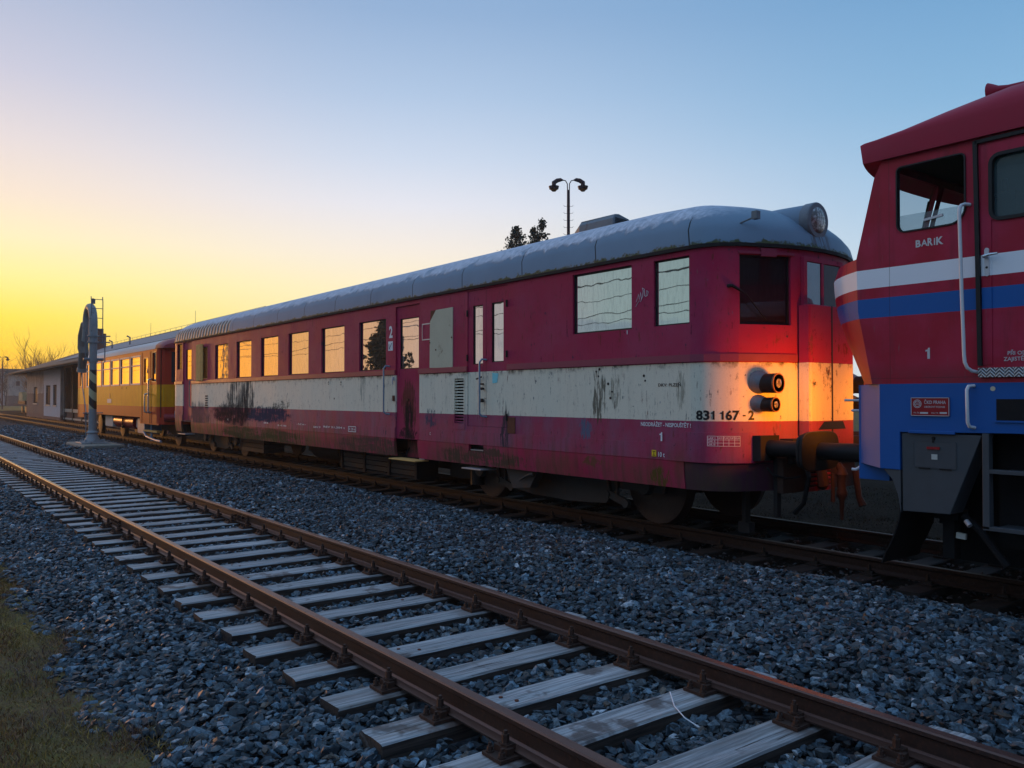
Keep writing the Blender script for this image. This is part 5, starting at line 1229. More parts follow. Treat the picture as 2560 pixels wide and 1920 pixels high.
for k in range(112):
    x = -1.50 - .612 * k
    rr = random.Random(k)
    o = bpy.data.objects.new('sleeper', sl_meshes[k % 5]); COL.objects.link(o)
    o.location = (x + (rr.random() - .5) * .03, YT + (rr.random() - .5) * .05, 0); o.rotation_euler = (0, 0, (rr.random() - .5) * .02 + (math.pi if rr.random() < .5 else 0))
    n_ = k - 1
    if n_ < 0: lb = 'grey sleeper cut off by the bottom right corner, nearest the camera'
    elif n_ < 18: lb = 'weathered grey wooden sleeper of the near track, %s from the bottom right corner' % ordw[n_]
    elif n_ < 40: lb = 'weathered grey sleeper of the near track, %s left of its nearer rail joint' % ordinal(max(1, n_ - 17))
    else: lb = 'small weathered sleeper of the near track, %s left of its nearer rail joint' % ordinal(n_ - 17)
    tag(o, lb, 'sleeper', 'wooden sleepers of the foreground track')
    flip = abs(o.rotation_euler.z) > 1
    if k < 26:
        for hx, hy in ((-.05, .30 + rr.random() * .25), (.05, .28 + rr.random() * .2))[:rr.choice((0, 1, 2, 2))]:
            hmo = bpy.data.objects.new('screw_head', hole_mesh); COL.objects.link(hmo); hmo.parent = o; hmo.location = (hx, hy, 0)
    for yy in (Y1, Y2):
        ly = (yy - o.location.y) * (-1 if flip else 1)
        pl_o = bpy.data.objects.new('base_plate', pm_me if k < 22 else pf_me); COL.objects.link(pl_o); pl_o.parent = o; pl_o.location = (0, ly, 0)
        if k < 22:
            for s in (-1, 1):
                for (bx, by, bz, me_) in ((0, s * .085, -.112, tall_me), (-.05, s * .145, -.151, bm2_me), (.05, s * .145, -.151, bm2_me)):
                    bo = bpy.data.objects.new('bolt', me_); COL.objects.link(bo); bo.parent = pl_o; bo.location = (bx, by, bz)
# dark sleepers under the train
ds = sleeper_mesh(.24, .14, 2.5, 'dark_sleeper', -.165, 99).mesh('dark_sleeper_wood')
dp = M('clip_dark'); dp.box(-.07, .07, -.16, .16, -.164, -.149)
for s in (-1, 1): dp.box(-.04, .04, s * .09 - .02, s * .09 + .02, -.149, -.12); nut(dp, 0, s * .09, -.12, .018, .045)
dp_me = dp.mesh('dark_plate')
for k in range(150):
    x = -2.0 - .62 * k; rr = random.Random(900 + k)
    for nm_, xa_ in (('under the locomotive, %s from the right edge', -2.0), ('in the gap before the maroon railcar, %s left of the locomotive', -4.3), ('under the maroon railcar, %s from its orange lit end', -6.2), ('under the yellow coach, %s from its red end', -28.0), ('past the yellow coach, %s left of it', -43.0)):
        if x <= xa_: lab_, nn_ = nm_, int(round((xa_ - x) / .62)) + 1
    o = bpy.data.objects.new('sleeper', ds); COL.objects.link(o); o.location = (x + (rr.random() - .5) * .05, YC + (rr.random() - .5) * .08, 0); o.rotation_euler = (0, 0, (rr.random() - .5) * .03)
    tag(o, 'dark sleeper ' + lab_ % ordinal(nn_), 'sleeper', 'dark sleepers under the train')
    for yy in (Y3, Y4):
        q = bpy.data.objects.new('base_plate', dp_me); COL.objects.link(q); q.parent = o; q.location = (0, yy - o.location.y, 0)

# ================================================================== ground, ballast, grass
gnd = M('earth'); gnd.quad((-1500, -600, -.50), (300, -600, -.50), (300, 900, -.50), (-1500, 900, -.50)); tag(gnd.build('ground', None), None, None, kind='structure')
def zb(x, y):
    def sm(a, b, t): t = min(max((t - a) / (b - a), 0), 1); return t * t * (3 - 2 * t)
    z = -.50 + .20 * sm(-.6, .9, y) + .070 * sm(.9, 1.9, y)
    z += .095 * sm(4.5, 5.3, y) - .07 * sm(7.1, 7.5, y)
    z += -.12 * sm(10.2, 12.0, y)
    z += .018 * math.sin(x * 1.7 + y * 2.1) * sm(4.6, 5.4, y) + .012 * math.sin(x * 3.1 - y * 1.3)
    return z
def sheet(name, mat, x0, x1, y0, y1, nx, ny, dz=0.0, kind='structure', jit=0.0):
    s_ = M(mat); rr = random.Random(5)
    xs_ = [x0 + (x1 - x0) * i / nx for i in range(nx + 1)]; ys_ = [y0 + (y1 - y0) * j / ny for j in range(ny + 1)]
    vs = [(x, y, zb(x, y) + dz + (rr.random() - .5) * jit) for x in xs_ for y in ys_]
    s_.add(vs, [(i * (ny + 1) + j, (i + 1) * (ny + 1) + j, (i + 1) * (ny + 1) + j + 1, i * (ny + 1) + j + 1) for i in range(nx) for j in range(ny)])
    o = s_.build(name, None, smooth=True); tag(o, None, None, kind=kind); return o
sheet('grass_ground', 'earth', -140, 8, -3.0, 1.14, 300, 24, -.004, jit=.03)
sheet('ballast_bed', 'ballast_bed', -140, 8, 1.10, 7.62, 500, 60, -.035, jit=.01)
sheet('track_bed', 'dark_bed', -140, 8, 7.60, 10.4, 400, 24, -.02, jit=.03)
sheet('verge', 'dark_bed', -140, 20, 10.38, 30, 200, 40, -.0, jit=.04)

rng = np.random.default_rng(3)
def hull_shape(seed, npts=11):
    r_ = np.random.default_rng(seed); bm = bmesh.new()
    pts = r_.normal(size=(npts, 3)); pts /= np.linalg.norm(pts, axis=1)[:, None]; pts *= (0.75 + .35 * r_.random((npts, 1))); pts *= np.array([1.0, .78, .52])
    for q in pts: bm.verts.new(q)
    res = bmesh.ops.convex_hull(bm, input=bm.verts)
    loose = [v for v in bm.verts if not v.link_faces]
    bmesh.ops.delete(bm, geom=loose, context='VERTS'); bmesh.ops.triangulate(bm, faces=bm.faces)
    bm.verts.ensure_lookup_table(); bm.verts.index_update()
    V = np.array([v.co[:] for v in bm.verts]); F = np.array([[v.index for v in f.verts] for f in bm.faces]); bm.free(); return V, F
shapes = [hull_shape(s, 13) for s in range(14)]; small_shapes = [hull_shape(100 + s, 8) for s in range(8)]
def scatter(regions):
    VV, FF, CC = [], [], []; base = 0
    for (x0, x1, y0, y1, dens, s0, s1, shp, filt, dzr) in regions:
        n_ = int((x1 - x0) * (y1 - y0) * dens); X = rng.uniform(x0, x1, n_); Y = rng.uniform(y0, y1, n_)
        if filt is not None: k_ = filt(X, Y); X = X[k_]; Y = Y[k_]; n_ = len(X)
        Zb = np.array([zb(a, b) for a, b in zip(X, Y)]) + rng.uniform(*dzr, n_)
        S = rng.uniform(s0, s1, n_) * np.where(rng.random(n_) < .08, 1.35, 1.0)
        ang = rng.uniform(0, 2 * np.pi, n_); tilt = rng.normal(0, .58, n_); ta = rng.uniform(0, 2 * np.pi, n_)
        g_ = rng.random(n_); val = .026 + .145 * g_ ** 2.3; hue = rng.random(n_)
        col = np.stack([val * (.56 + .28 * hue), val * (1.0), val * (1.36 - .26 * hue)], 1)
        lt = rng.random(n_) < .04; col[lt] = np.stack([np.full(lt.sum(), .27), np.full(lt.sum(), .29), np.full(lt.sum(), .31)], 1) * rng.uniform(.6, 1.3, (lt.sum(), 1))
        br_ = rng.random(n_) < .03; col[br_] = np.array([.09, .07, .055]) * rng.uniform(.6, 1.2, (br_.sum(), 1))
        dk = rng.random(n_) < .25; col[dk] *= .6
        nr_ = np.exp(-(np.minimum(np.abs(Y - Y1), np.abs(Y - Y2)) / .16) ** 2)[:, None] * rng.random((n_, 1)); col = col * (1 - nr_ * .6) + nr_ * .6 * np.array([.055, .034, .026])
        S = S * np.where(rng.random(n_) < .04, 1.35, 1.0)
        sid = rng.integers(0, len(shp), n_)
        for si, (V, F) in enumerate(shp):
            idx = np.where(sid == si)[0]
            if not len(idx): continue
            ca, sa = np.cos(ang[idx]), np.sin(ang[idx]); ct, st_ = np.cos(tilt[idx]), np.sin(tilt[idx])
            P_ = V[None] * S[idx][:, None, None]
            # tilt about x, then spin about z
            x = P_[..., 0]; y = P_[..., 1] * ct[:, None] - P_[..., 2] * st_[:, None]; z = P_[..., 1] * st_[:, None] + P_[..., 2] * ct[:, None]
            x2 = x * ca[:, None] - y * sa[:, None] + X[idx][:, None]; y2 = x * sa[:, None] + y * ca[:, None] + Y[idx][:, None]; z2 = z + Zb[idx][:, None]
            VV.append(np.stack([x2, y2, z2], -1).reshape(-1, 3)); nv = len(V)
            FF.append((F[None] + (np.arange(len(idx)) * nv)[:, None, None] + base).reshape(-1, 3)); base += nv * len(idx)
            CC.append(np.repeat(col[idx], nv, axis=0))
    return np.concatenate(VV), np.concatenate(FF), np.concatenate(CC)
def big_mesh(name, V, F, Cc, mat, label=None):
    me = bpy.data.meshes.new(name); me.vertices.add(len(V)); me.vertices.foreach_set('co', V.astype(np.float32).ravel())
    k_ = F.shape[1]; me.loops.add(F.size); me.loops.foreach_set('vertex_index', F.astype(np.int32).ravel())
    me.polygons.add(len(F)); me.polygons.foreach_set('loop_start', np.arange(0, F.size, k_, dtype=np.int32)); me.polygons.foreach_set('loop_total', np.full(len(F), k_, np.int32))
    me.update(calc_edges=True); a = me.color_attributes.new('Col', 'FLOAT_COLOR', 'POINT'); a.data.foreach_set('color', np.concatenate([Cc, np.ones((len(Cc), 1))], 1).astype(np.float32).ravel())
    me.materials.append(MATS[mat]); me.polygons.foreach_set('use_smooth', np.zeros(len(F), bool)); me.validate(); me.update()
    o = bpy.data.objects.new(name, me); COL.objects.link(o); return o
def crib(X, Y):     # keep stones out of the sleepers
    ph = np.abs(((X + 1.50) / .612) - np.round((X + 1.50) / .612)) * .612
    on = (ph < .150) & (Y > 2.08) & (Y < 4.62)
    rl = (np.abs(Y - Y1) < .07) | (np.abs(Y - Y2) < .07)
    return ~(on | rl)
def edge(X, Y): return crib(X, Y) & (Y > 1.08 + .14 * np.sin(X * 2.3) + .10 * np.sin(X * 5.1 + 1) - .12 * rng.random(len(X)))
regs = [(-6.5, -.6, .95, 7.55, 640, .026, .052, shapes, edge, (-.02, .006)),
        (-6.5, -.6, 1.1, 7.5, 150, .026, .048, shapes, edge, (.004, .026)),
        (-14, -6.5, .95, 7.6, 480, .026, .052, shapes, edge, (-.015, .010)),
        (-14, -6.5, 1.2, 7.5, 90, .026, .048, small_shapes, edge, (.006, .028)),
        (-30, -14, .95, 7.6, 260, .032, .062, small_shapes, edge, (-.012, .015)),
        (-60, -30, 1.2, 7.5, 60, .05, .09, small_shapes, edge, (-.02, .015))]
V_, F_, C_ = scatter(regs)
tag(big_mesh('ballast', V_, F_, C_, 'ballast_stone'), 'blue grey crushed stone between and beside the tracks', 'ballast', kind='stuff')
# a little spill of brown small stones in the train's track
def t3(X, Y): return (np.abs(Y - Y3) > .08) & (np.abs(Y - Y4) > .08)
V_, F_, C_ = scatter([(-13, -1.5, 7.45, 9.4, 130, .014, .032, small_shapes, t3, (-.01, .02))])
C_ = C_ * np.array([.75, .5, .42])
tag(big_mesh('gravel', V_, F_, C_, 'ballast_stone'), 'dark brown gravel lying in the track under the train', 'gravel', kind='stuff')

# grass verge and dead stalks
def blades(n_, xr, yr, h0, h1, wdt, cols, lean=.5, yf=None):
    X = rng.uniform(*xr, n_); Y = rng.uniform(*yr, n_)
    if yf is not None: k_ = yf(X, Y); X = X[k_]; Y = Y[k_]; n_ = len(X)
    Z = np.array([zb(a, b) for a, b in zip(X, Y)]) - .012; H_ = rng.uniform(h0, h1, n_); a = rng.uniform(0, 2 * np.pi, n_); la = rng.uniform(0, 2 * np.pi, n_); ln = rng.uniform(0, lean, n_) * H_ * 1.6
    w_ = wdt * rng.uniform(.6, 1.4, n_)
    p0 = np.stack([X - np.cos(a) * w_, Y - np.sin(a) * w_, Z], 1); p1 = np.stack([X + np.cos(a) * w_, Y + np.sin(a) * w_, Z], 1)
    mx_, my_, mz_ = X + np.cos(la) * ln * .4, Y + np.sin(la) * ln * .4, Z + H_ * .6
    p2 = np.stack([mx_ + np.cos(a) * w_ * .7, my_ + np.sin(a) * w_ * .7, mz_], 1); p3 = np.stack([mx_ - np.cos(a) * w_ * .7, my_ - np.sin(a) * w_ * .7, mz_], 1)
    p4 = np.stack([X + np.cos(la) * ln, Y + np.sin(la) * ln, Z + H_ * .95], 1)
    V = np.stack([p0, p1, p2, p3, p4], 1).reshape(-1, 3); b = np.arange(n_)[:, None] * 5
    F = np.concatenate([b + np.array([[0, 1, 2]]), b + np.array([[0, 2, 3]]), b + np.array([[3, 2, 4]])])
    cc = np.array(cols)[rng.integers(0, len(cols), n_)] * rng.uniform(.6, 1.3, (n_, 1)); dry = (np.sin(X * 3.7 + 1.7 * np.sin(Y * 5.1)) * np.sin(Y * 6.3 + X * 1.9) > -.1)[:, None]; cc = np.where(dry, cc * np.array([.95, .78, .95]), cc); return V, F, np.repeat(cc, 5, axis=0)
gcol = [(.24, .155, .03), (.31, .19, .045), (.17, .105, .028), (.36, .23, .10), (.19, .115, .065), (.09, .058, .036)]
def gf(X, Y): 
    nn = np.sin(X * 1.9 + 2 * np.sin(Y * 2.3)) * np.sin(Y * 3.1 + X * .7); return (Y < 1.13 + .14 * np.sin(X * 2.3) + .10 * np.sin(X * 5.1 + 1)) & (rng.random(len(X)) < .55 + .45 * (nn > -.2))
A = [blades(150000, (-14, -2.8), (-.7, 1.5), .012, .045, .0024, gcol, 1.1, gf), blades(30000, (-40, -14), (-1.5, 1.4), .02, .06, .006, gcol, .9, gf)]
V_, F_, C_ = [], [], []; b = 0
for v_, f_, c_ in A: V_.append(v_); F_.append(f_ + b); C_.append(c_); b += len(v_)
tag(big_mesh('grass', np.concatenate(V_), np.concatenate(F_), np.concatenate(C_), 'grass_blade'), 'short mossy grass at the bottom left corner', 'grass', kind='stuff')
dcol = [(.16, .12, .09), (.12, .09, .07), (.20, .17, .14), (.08, .06, .045)]
def ef(X, Y): e = 1.04 + .14 * np.sin(X * 2.3) + .10 * np.sin(X * 5.1 + 1); return (np.abs(Y - e + .08) < .20) & (np.sin(X * 3.3) + .6 * np.sin(X * 7.7 + Y * 9) > -.35)
v_, f_, c_ = blades(14000, (-16, -3), (.7, 1.7), .02, .10, .0016, dcol, 1.0, ef)
tag(big_mesh('weeds', v_, f_, c_, 'grass_blade'), 'dry brown stalks along the edge of the ballast', 'weeds', kind='stuff')
def vf(X, Y): return (Y > 10.6)
v_, f_, c_ = blades(30000, (-16, 0), (10.5, 17), .02, .05, .005, [(.03, .028, .012), (.045, .04, .02), (.02, .018, .012)], 1.0, vf)
tag(big_mesh('verge_grass', v_, f_, c_, 'grass_blade'), 'dull grass seen through the gap under the train', 'grass', kind='stuff')
tw_ = M('white_rail').tube([(-3.394, 3.781, -.14), (-3.262, 3.671, -.16), (-3.141, 3.621, -.18), (-3.023, 3.603, -.19)], .0035, 5); tag(tw_.build('twig', None), 'thin pale curved twig lying across the stones between two sleepers', 'twig')

# ================================================================== water crane
cx, cy_ = -33.0, 6.07
slab = M('concrete').prismx([(5.45, -.45), (5.47, -.06), (5.52, -.03), (6.72, -.03), (6.78, -.06), (6.8, -.45)], -34.6, -31.2); tag(slab.build('concrete_base', None, bevel=.03), 'weathered concrete slab under the water crane', 'concrete slab')
cr = empty('water_crane', (cx, cy_, 0), 'grey water crane with hooked pipe and black and cream striped column', 'water crane')
c_ = M('crane_grey'); c_.box(cx - .55, cx + .55, cy_ - .45, cy_ + .45, -.03, .012); c_.build('base_plate', cr, bevel=.01)
c_ = M('crane_grey').tube([(cx, cy_, .01), (cx, cy_, .05), (cx, cy_, .05), (cx, cy_, .20), (cx, cy_, .32), (cx, cy_, .34), (cx, cy_, .36), (cx, cy_, .42), (cx, cy_, 1.20)], [.42, .42, .28, .20, .165, .20, .20, .14, .132], 28)
for k in range(8): a = 2 * math.pi * k / 8; c_.cyl((cx + .38 * math.cos(a), cy_ + .38 * math.sin(a), .04), (cx + .38 * math.cos(a), cy_ + .38 * math.sin(a), .11), .035, n=6)
c_.build('pedestal', cr, smooth=True)
M('crane_stripes').tube([(cx, cy_, 1.20), (cx, cy_, 2.62)], [.134, .130], 28, False).build('striped_column', cr, smooth=True)
c_ = M('crane_grey').tube([(cx, cy_, 2.62), (cx, cy_, 2.9), (cx, cy_, 2.9), (cx, cy_, 2.96), (cx, cy_, 2.96), (cx, cy_, 3.6), (cx, cy_, 3.6), (cx, cy_, 3.66), (cx, cy_, 3.66), (cx, cy_, 3.82), (cx, cy_, 3.82), (cx, cy_, 3.88), (cx, cy_, 3.88), (cx, cy_, 4.0)], [.128, .125, .16, .16, .13, .135, .19, .19, .145, .145, .19, .19, .145, .145], 28)
c_.build('column', cr, smooth=True, sharp=30)
pth = [(cx, cy_, 3.95), (cx, cy_, 4.2)] + [(cx - .62 + .62 * math.cos(a), cy_, 4.35 + .60 * math.sin(a)) for a in np.linspace(0, math.pi * .97, 12)] + [(cx - 1.27, cy_, 4.1), (cx - 1.40, cy_, 3.75)]
M('crane_grey').tube(pth, [.145] * 3 + [.14] * (len(pth) - 3), 24).build('hooked_pipe', cr, smooth=True)
M('sleeve').tube([(cx - 1.24, cy_, 4.42), (cx - 1.45, cy_, 4.35), (cx - 1.85, cy_, 3.95), (cx - 1.90, cy_, 3.5), (cx - 1.75, cy_, 3.3), (cx - 1.95, cy_, 3.0), (cx - 2.10, cy_, 2.72)], [.08, .17, .19, .19, .17, .16, .14], 20).mat('crane_grey').tube([(cx - 2.09, cy_, 2.74), (cx - 2.13, cy_, 2.60)], .17, 20).build('canvas_sleeve', cr, smooth=True)
c_ = M('lamp_grey').tube([(cx, cy_, 5.02), (cx, cy_, 5.2)], .06, 10); c_.tube([(cx - .2, cy_ + .02, 5.25), (cx - .2, cy_ + .02, 4.95)], .014, 6); c_.build('top_cap', cr)
c_ = M('lamp_grey')
for dy in (-.08, .30): c_.tube([(cx + .06, cy_ + dy, 3.55), (cx + .06, cy_ + dy, 5.1), (cx + .0, cy_ + dy, 5.28)], .018, 6)
for z in (5.18, 4.85, 4.5, 4.1, 3.75): c_.tube([(cx + .06, cy_ - .08, z), (cx + .06, cy_ + .30, z)], .014, 6)
c_.build('ladder', cr)
c_ = M('lamp_grey'); c_.bar((cx - .25, cy_ - .2, 3.62), (cx + .3, cy_ + .5, 3.62), .05, .04); c_.bar((cx - .25, cy_ - .2, 3.84), (cx + .3, cy_ + .5, 3.84), .05, .04); c_.tube([(cx - .1, cy_ - .24, 4.0), (cx - .1, cy_ - .24, 3.2), (cx - .08, cy_ - .2, 2.9)], .02, 6); c_.tube([(cx + .2, cy_ + .35, 3.9), (cx + .2, cy_ + .35, 2.9)], .02, 6)
c_.cyl((cx, cy_ - .32, 3.0), (cx, cy_ + .35, 3.0), .05, n=10); c_.build('clamp_gear', cr)
c_ = M('steel_grey').tube([(cx, cy_ - .32, 1.06), (cx, cy_ + .34, 1.06)], .018, 8); c_.tube([(cx - .1, cy_ - .20, 1.1), (cx - .1, cy_ - .20, .05)], .022, 8); c_.cyl((cx - .1, cy_ - .20, .86), (cx - .1, cy_ - .20, .96), .05, n=10); c_.build('valve_rod', cr)
M('lamp_grey').tube([(cx - 2.1, cy_, 2.6), (cx - 1.7, cy_ - .05, 2.1), (cx - .9, cy_ - .1, 1.45), (cx - .15, cy_ - .19, 1.1)], .018, 6).build('pull_chain', cr)

# ================================================================== goods shed
sh = empty('goods_shed', (-75, 13, -.45), 'long old goods shed with deep eaves, flaking plaster and a dark loading bay', 'shed')
b_ = M('plaster'); shp_ = Path([(-97.5, 22.2), (-97.5, 11.8), (-77.3, 11.8)]); so = 10.4
shw = [(so + 4.8, so + 7.2, 1.05, 2.62), (so + 12.5, so + 15.0, .97, 2.68), (so + 16.5, so + 18.3, .95, 2.70)]
wall(b_, shp_, 0, so + 20.2, [-.5, 4.2], shw, .12); b_.quad((-97.5, 11.8, 4.2), (-97.5, 17, 6.3), (-97.5, 22.2, 4.2)); b_.quad((-77.3, 11.8, -.5), (-77.3, 13.5, -.5), (-77.3, 13.5, 4.2), (-77.3, 11.8, 4.2)); b_.build('wall', sh)
b_ = M('white_plaster'); b_.quad((-86.1, 11.78, -.15), (-78.2, 11.78, -.2), (-77.3, 11.78, 1.3), (-77.35, 11.78, 4.0), (-86.1, 11.78, 4.0))
# the painted panel leaves its two windows open
b_ = M('white_plaster'); wall(b_, Path([(-86.1, 11.78), (-77.35, 11.78)]), 0, 8.75, [-.05, 4.05], [(1.1, 3.6, .97, 2.68), (5.1, 6.9, .95, 2.70)], .02); b_.build('white_panel', sh)
for h in shw:
    w_ = M('shed_glass'); patch(w_, shp_, *h, -.10); o = w_.build('window', sh); f_ = M('fascia'); patch(f_, shp_, h[0] - .1, h[1] + .1, h[2] - .12, h[2], .06, thick=.1); f_.build('sill', o); f_ = M('shed_dark'); frame(f_, shp_, *h, .12, -.08, .02); patch(f_, shp_, (h[0] + h[1]) / 2 - .05, (h[0] + h[1]) / 2 + .05, h[2], h[3], -.08); f_.build('frame', o)
b_ = M('shed_dark').box(-77.3, -46, 13.5, 13.7, -.4, 4.3); b_.build('bay_wall', sh)
b_ = M('door_wood')
for x in (-75.6, -72.9): b_.box(x, x + 1.3, 13.40, 13.5, .7, 3.6)
b_.mat('planks'); b_.box(-77.0, -75.7, 13.3, 13.5, 2.0, 2.3); b_.box(-72.0, -70.5, 13.3, 13.5, 2.0, 2.3)
b_.mat('fascia').box(-77.2, -62, 12.0, 12.15, .42, .68); b_.box(-77.2, -62, 12.0, 12.15, -.18, -.05); b_.build('loading_door', sh)
b_ = M('brick_wall').box(-77.3, -46, 12.1, 13.5, -.5, .40)
for x in (-76.9, -73.4, -69.5, -65): b_.mat('shed_dark').box(x, x + .5, 12.0, 12.4, -.4, 4.1)
b_.build('platform', sh)
r_ = M('shed_roof'); r_.quad((-101.6, 10.8, 4.17), (-45, 10.8, 4.17), (-45, 17, 6.53), (-98.3, 17, 6.50)); r_.quad((-101.6, 23.2, 4.17), (-98.3, 17, 6.5), (-45, 17, 6.53), (-45, 23.2, 4.17)); r_.quad((-101.6, 10.8, 4.17), (-98.3, 17, 6.5), (-101.6, 23.2, 4.17)); r_.quad((-101.6, 10.8, 4.12), (-101.6, 23.2, 4.12), (-45, 23.2, 4.12), (-45, 10.8, 4.12))
r_.build('roof', sh)
r_ = M('shed_roof_sheet'); r_.quad((-84, 12.3, 4.80), (-45, 12.3, 4.80), (-45, 15.6, 6.06), (-84, 15.6, 6.06)); r_.build('sheet_roofing', sh)
r_ = M('fascia').box(-101.6, -45, 10.76, 10.80, 3.98, 4.17); r_.box(-101.64, -101.6, 10.8, 23.2, 4.0, 4.17); r_.build('fascia_board', sh)
M('shed_roof').tube([(-101.5, 10.62, 4.08), (-45, 10.62, 4.08)], .09, 8).build('gutter', sh)
M('brick_wall').prismx([(14.3, 5.0), (14.3, 7.46), (14.96, 7.46), (14.96, 7.05), (15.17, 7.05), (15.17, 5.4)], -78, -77).build('chimney', sh)
for x in (-58, -69.8, -82.1): M('lamp_grey').tube([(x, 17, 6.5), (x, 17, 7.55)], .012, 5).build('lightning_rod', sh)
l_ = M('lamp_grey').tube([(-98, 17, 6.68), (-45, 17, 6.72)], .012, 5)
for i in range(36): l_.bar((-97.5 + i * 1.45, 17, 6.5), (-97.5 + i * 1.45, 17, 6.7), .02, .02)
l_.build('ridge_wire', sh)
for x in (-60.5, -66): M('lamp_grey').tube([(x, 13.4, 5.1), (x, 13.4, 5.7), (x + .0, 13.2, 5.8)], .05, 8).build('vent_pipe', sh)

# ================================================================== far background
h_ = M('far_wall').box(-262, -250, 18, 31.5, -1, 8.1); hb = h_.build('warehouse', None); tag(hb, 'pale grey hall far off behind the left edge of the yard', 'hall')
h_ = M('hall_roof').prismx([(17.5, 8.1), (31.8, 8.1), (30, 9.0), (20, 9.0)], -262, -249.5); h_.build('roof', hb)
h_ = M('plaster').box(-240, -232, 24.3, 33, -1, 7.0); h2 = h_.build('office_block', None); tag(h2, 'sandy distant building beside the shed gable', 'building')
h_ = M('hall_roof').prismx([(23.6, 7.0), (33.5, 7.0), (28.5, 8.4)], -240.5, -231.5); h_.build('roof', h2)
for y in (25.8, 27.6): 
    w_ = M('dark_glass').box(-231.98, -231.9, y, y + .8, 4.4, 5.5); w_.build('window', h2)
# wagon with a pale load
wg = empty('freight_wagon', (-118, 14.2, 0), 'open freight wagon with a sunlit pale load beside the shed', 'wagon')
w_ = M('wagon_load'); 
for i in range(6): w_.box(-120 + i * .6, -119.45 + i * .6, 13.65, 15.6, 1.2, 2.15 + .12 * math.sin(i * 2.1))
w_.build('load', wg); w_ = M('dark_frame').box(-120.2, -114, 13.6, 15.7, .75, 1.2); w_.build('chassis', wg)
for x in (-119, -115.5): M('wheel').cyl((x, 13.9, .15), (x, 14.05, .15), .45, n=20).build('wheel', wg)
def street_lamp(loc, h, s, rung, label, tiltx=1.0):
    o = empty('lamp_post', loc, label, 'lamp post'); x, y, z0 = loc
    u = Vector((math.sin(TH), math.cos(TH), 0))   # heads spread across
    base = Vector(loc); top = base + Vector((0, 0, h))
    M('lamp_post').tube([base, base + Vector((0, 0, h * .9)), top - Vector((0, 0, .55 * s))], [.10 * s, .085 * s, .08 * s], 10).build('pole', o, smooth=True)
    for sg in (-1, 1):
        pts = [top - Vector((0, 0, .6 * s)) + u * sg * .05 * s, top - Vector((0, 0, .2 * s)) + u * sg * .06 * s, top - Vector((0, 0, .03 * s)) + u * sg * .16 * s, top + u * sg * .30 * s]
        M('lamp_post').tube(pts, .028 * s, 8).build('arm', o, smooth=True)
        hd = M('lamp_post').tube([top + u * sg * .28 * s, top + u * sg * .42 * s + Vector((0, 0, .02 * s)), top + u * sg * .62 * s - Vector((0, 0, .02 * s)), top + u * sg * .80 * s - Vector((0, 0, .14 * s)), top + u * sg * .80 * s - Vector((0, 0, .30 * s)), top + u * sg * .80 * s - Vector((0, 0, .34 * s))], [.03 * s, .10 * s, .12 * s, .13 * s, .12 * s, .26 * s], 14)
        hd.tube([top + u * sg * .80 * s - Vector((0, 0, .34 * s)), top + u * sg * .80 * s - Vector((0, 0, .50 * s))], [.29 * s, .25 * s], 14); hh = hd.build('lamp_head', o, smooth=True)
        M('copper_lamp').tube([top + u * sg * .80 * s - Vector((0, 0, .50 * s)), top + u * sg * .80 * s - Vector((0, 0, .62 * s))], [.22 * s, .10 * s], 12).build('lens', hh, smooth=True)
    if rung:
        r_ = M('lamp_grey')
        for i in range(14):
            zt = h - 1.45 - i * .39
            for sg in (-1, 1): q = base + Vector((0, 0, zt)); r_.tube([q, q + u * sg * .22, q + u * sg * .27 + Vector((0, 0, .07))], .011, 5)
        r_.build('climbing_iron', o)
street_lamp((-34.22, 30, -.5), 14.1, 1.0, True, 'tall double lamp with climbing irons behind the maroon railcar')
street_lamp((-170, 16.85, -.5), 9.2, 1.1, False, 'small distant double lamp at the left edge')

def conifer(loc, h, rad, seed, label, open_=0.5, group=None, twin=1, dens=1.0, leaf=.14):
    o = empty('conifer', loc, label, 'tree', group); x0, y0, z0 = loc; rr = np.random.default_rng(seed)
    tr__ = M('bark').tube([(x0, y0, z0), (x0 + .05, y0, z0 + h * .5), (x0, y0, z0 + h * .97)], [.22, .12, .02], 8)
    VV, CC = [], []
    for tk in range(twin):
        ox = (tk - (twin - 1) / 2) * .55 * (1 if twin > 1 else 0); hh = h * (1 - .035 * ((tk * 7 + 1) % 3))
        nb = int(90 * dens)
        for i in range(nb):
            f = rr.random() ** .55; zc = hh * (.12 + .88 * f); r0 = rad * (1 - f) ** .75 * (.35 + .75 * rr.random()) + .05; a = rr.uniform(0, 2 * np.pi)
            p0 = np.array([x0 + ox, y0, z0 + zc]); d_ = np.array([math.cos(a), math.sin(a), .35 + .3 * rr.random()]); p1 = p0 + d_ * r0
            tr__.tube([p0, p1], [.02, .006], 4)
            nl = int(34 * open_) + 8
            for j in range(nl):
                tt = rr.uniform(.25, 1.05); c = p0 + d_ * r0 * tt + rr.normal(size=3) * .10; s_ = leaf * rr.uniform(.5, 1.2)
                u_ = rr.normal(size=3); u_ /= np.linalg.norm(u_); v__ = np.cross(u_, rr.normal(size=3)); v__ /= np.linalg.norm(v__)
                VV += [c - u_ * s_ * .5, c + v__ * s_ * .35, c + u_ * s_ * .6, c - v__ * s_ * .35]; cc = np.array([.030, .036, .020]) * rr.uniform(.5, 1.6); CC += [cc] * 4
    tr__.build('trunk', o)
    V = np.array(VV) - np.array(loc); F = np.arange(len(V)).reshape(-1, 4)
    c_ = big_mesh('crown', V, F, np.array(CC), 'leaf_mass'); c_.parent = o
    return o
conifer((-51.9, 40, -.5), 16.2, 4.6, 11, 'single pointed conifer left of the lamp, above the roof', .2, 'conifers rising behind the railcar roof', 1, 3.2, .20)
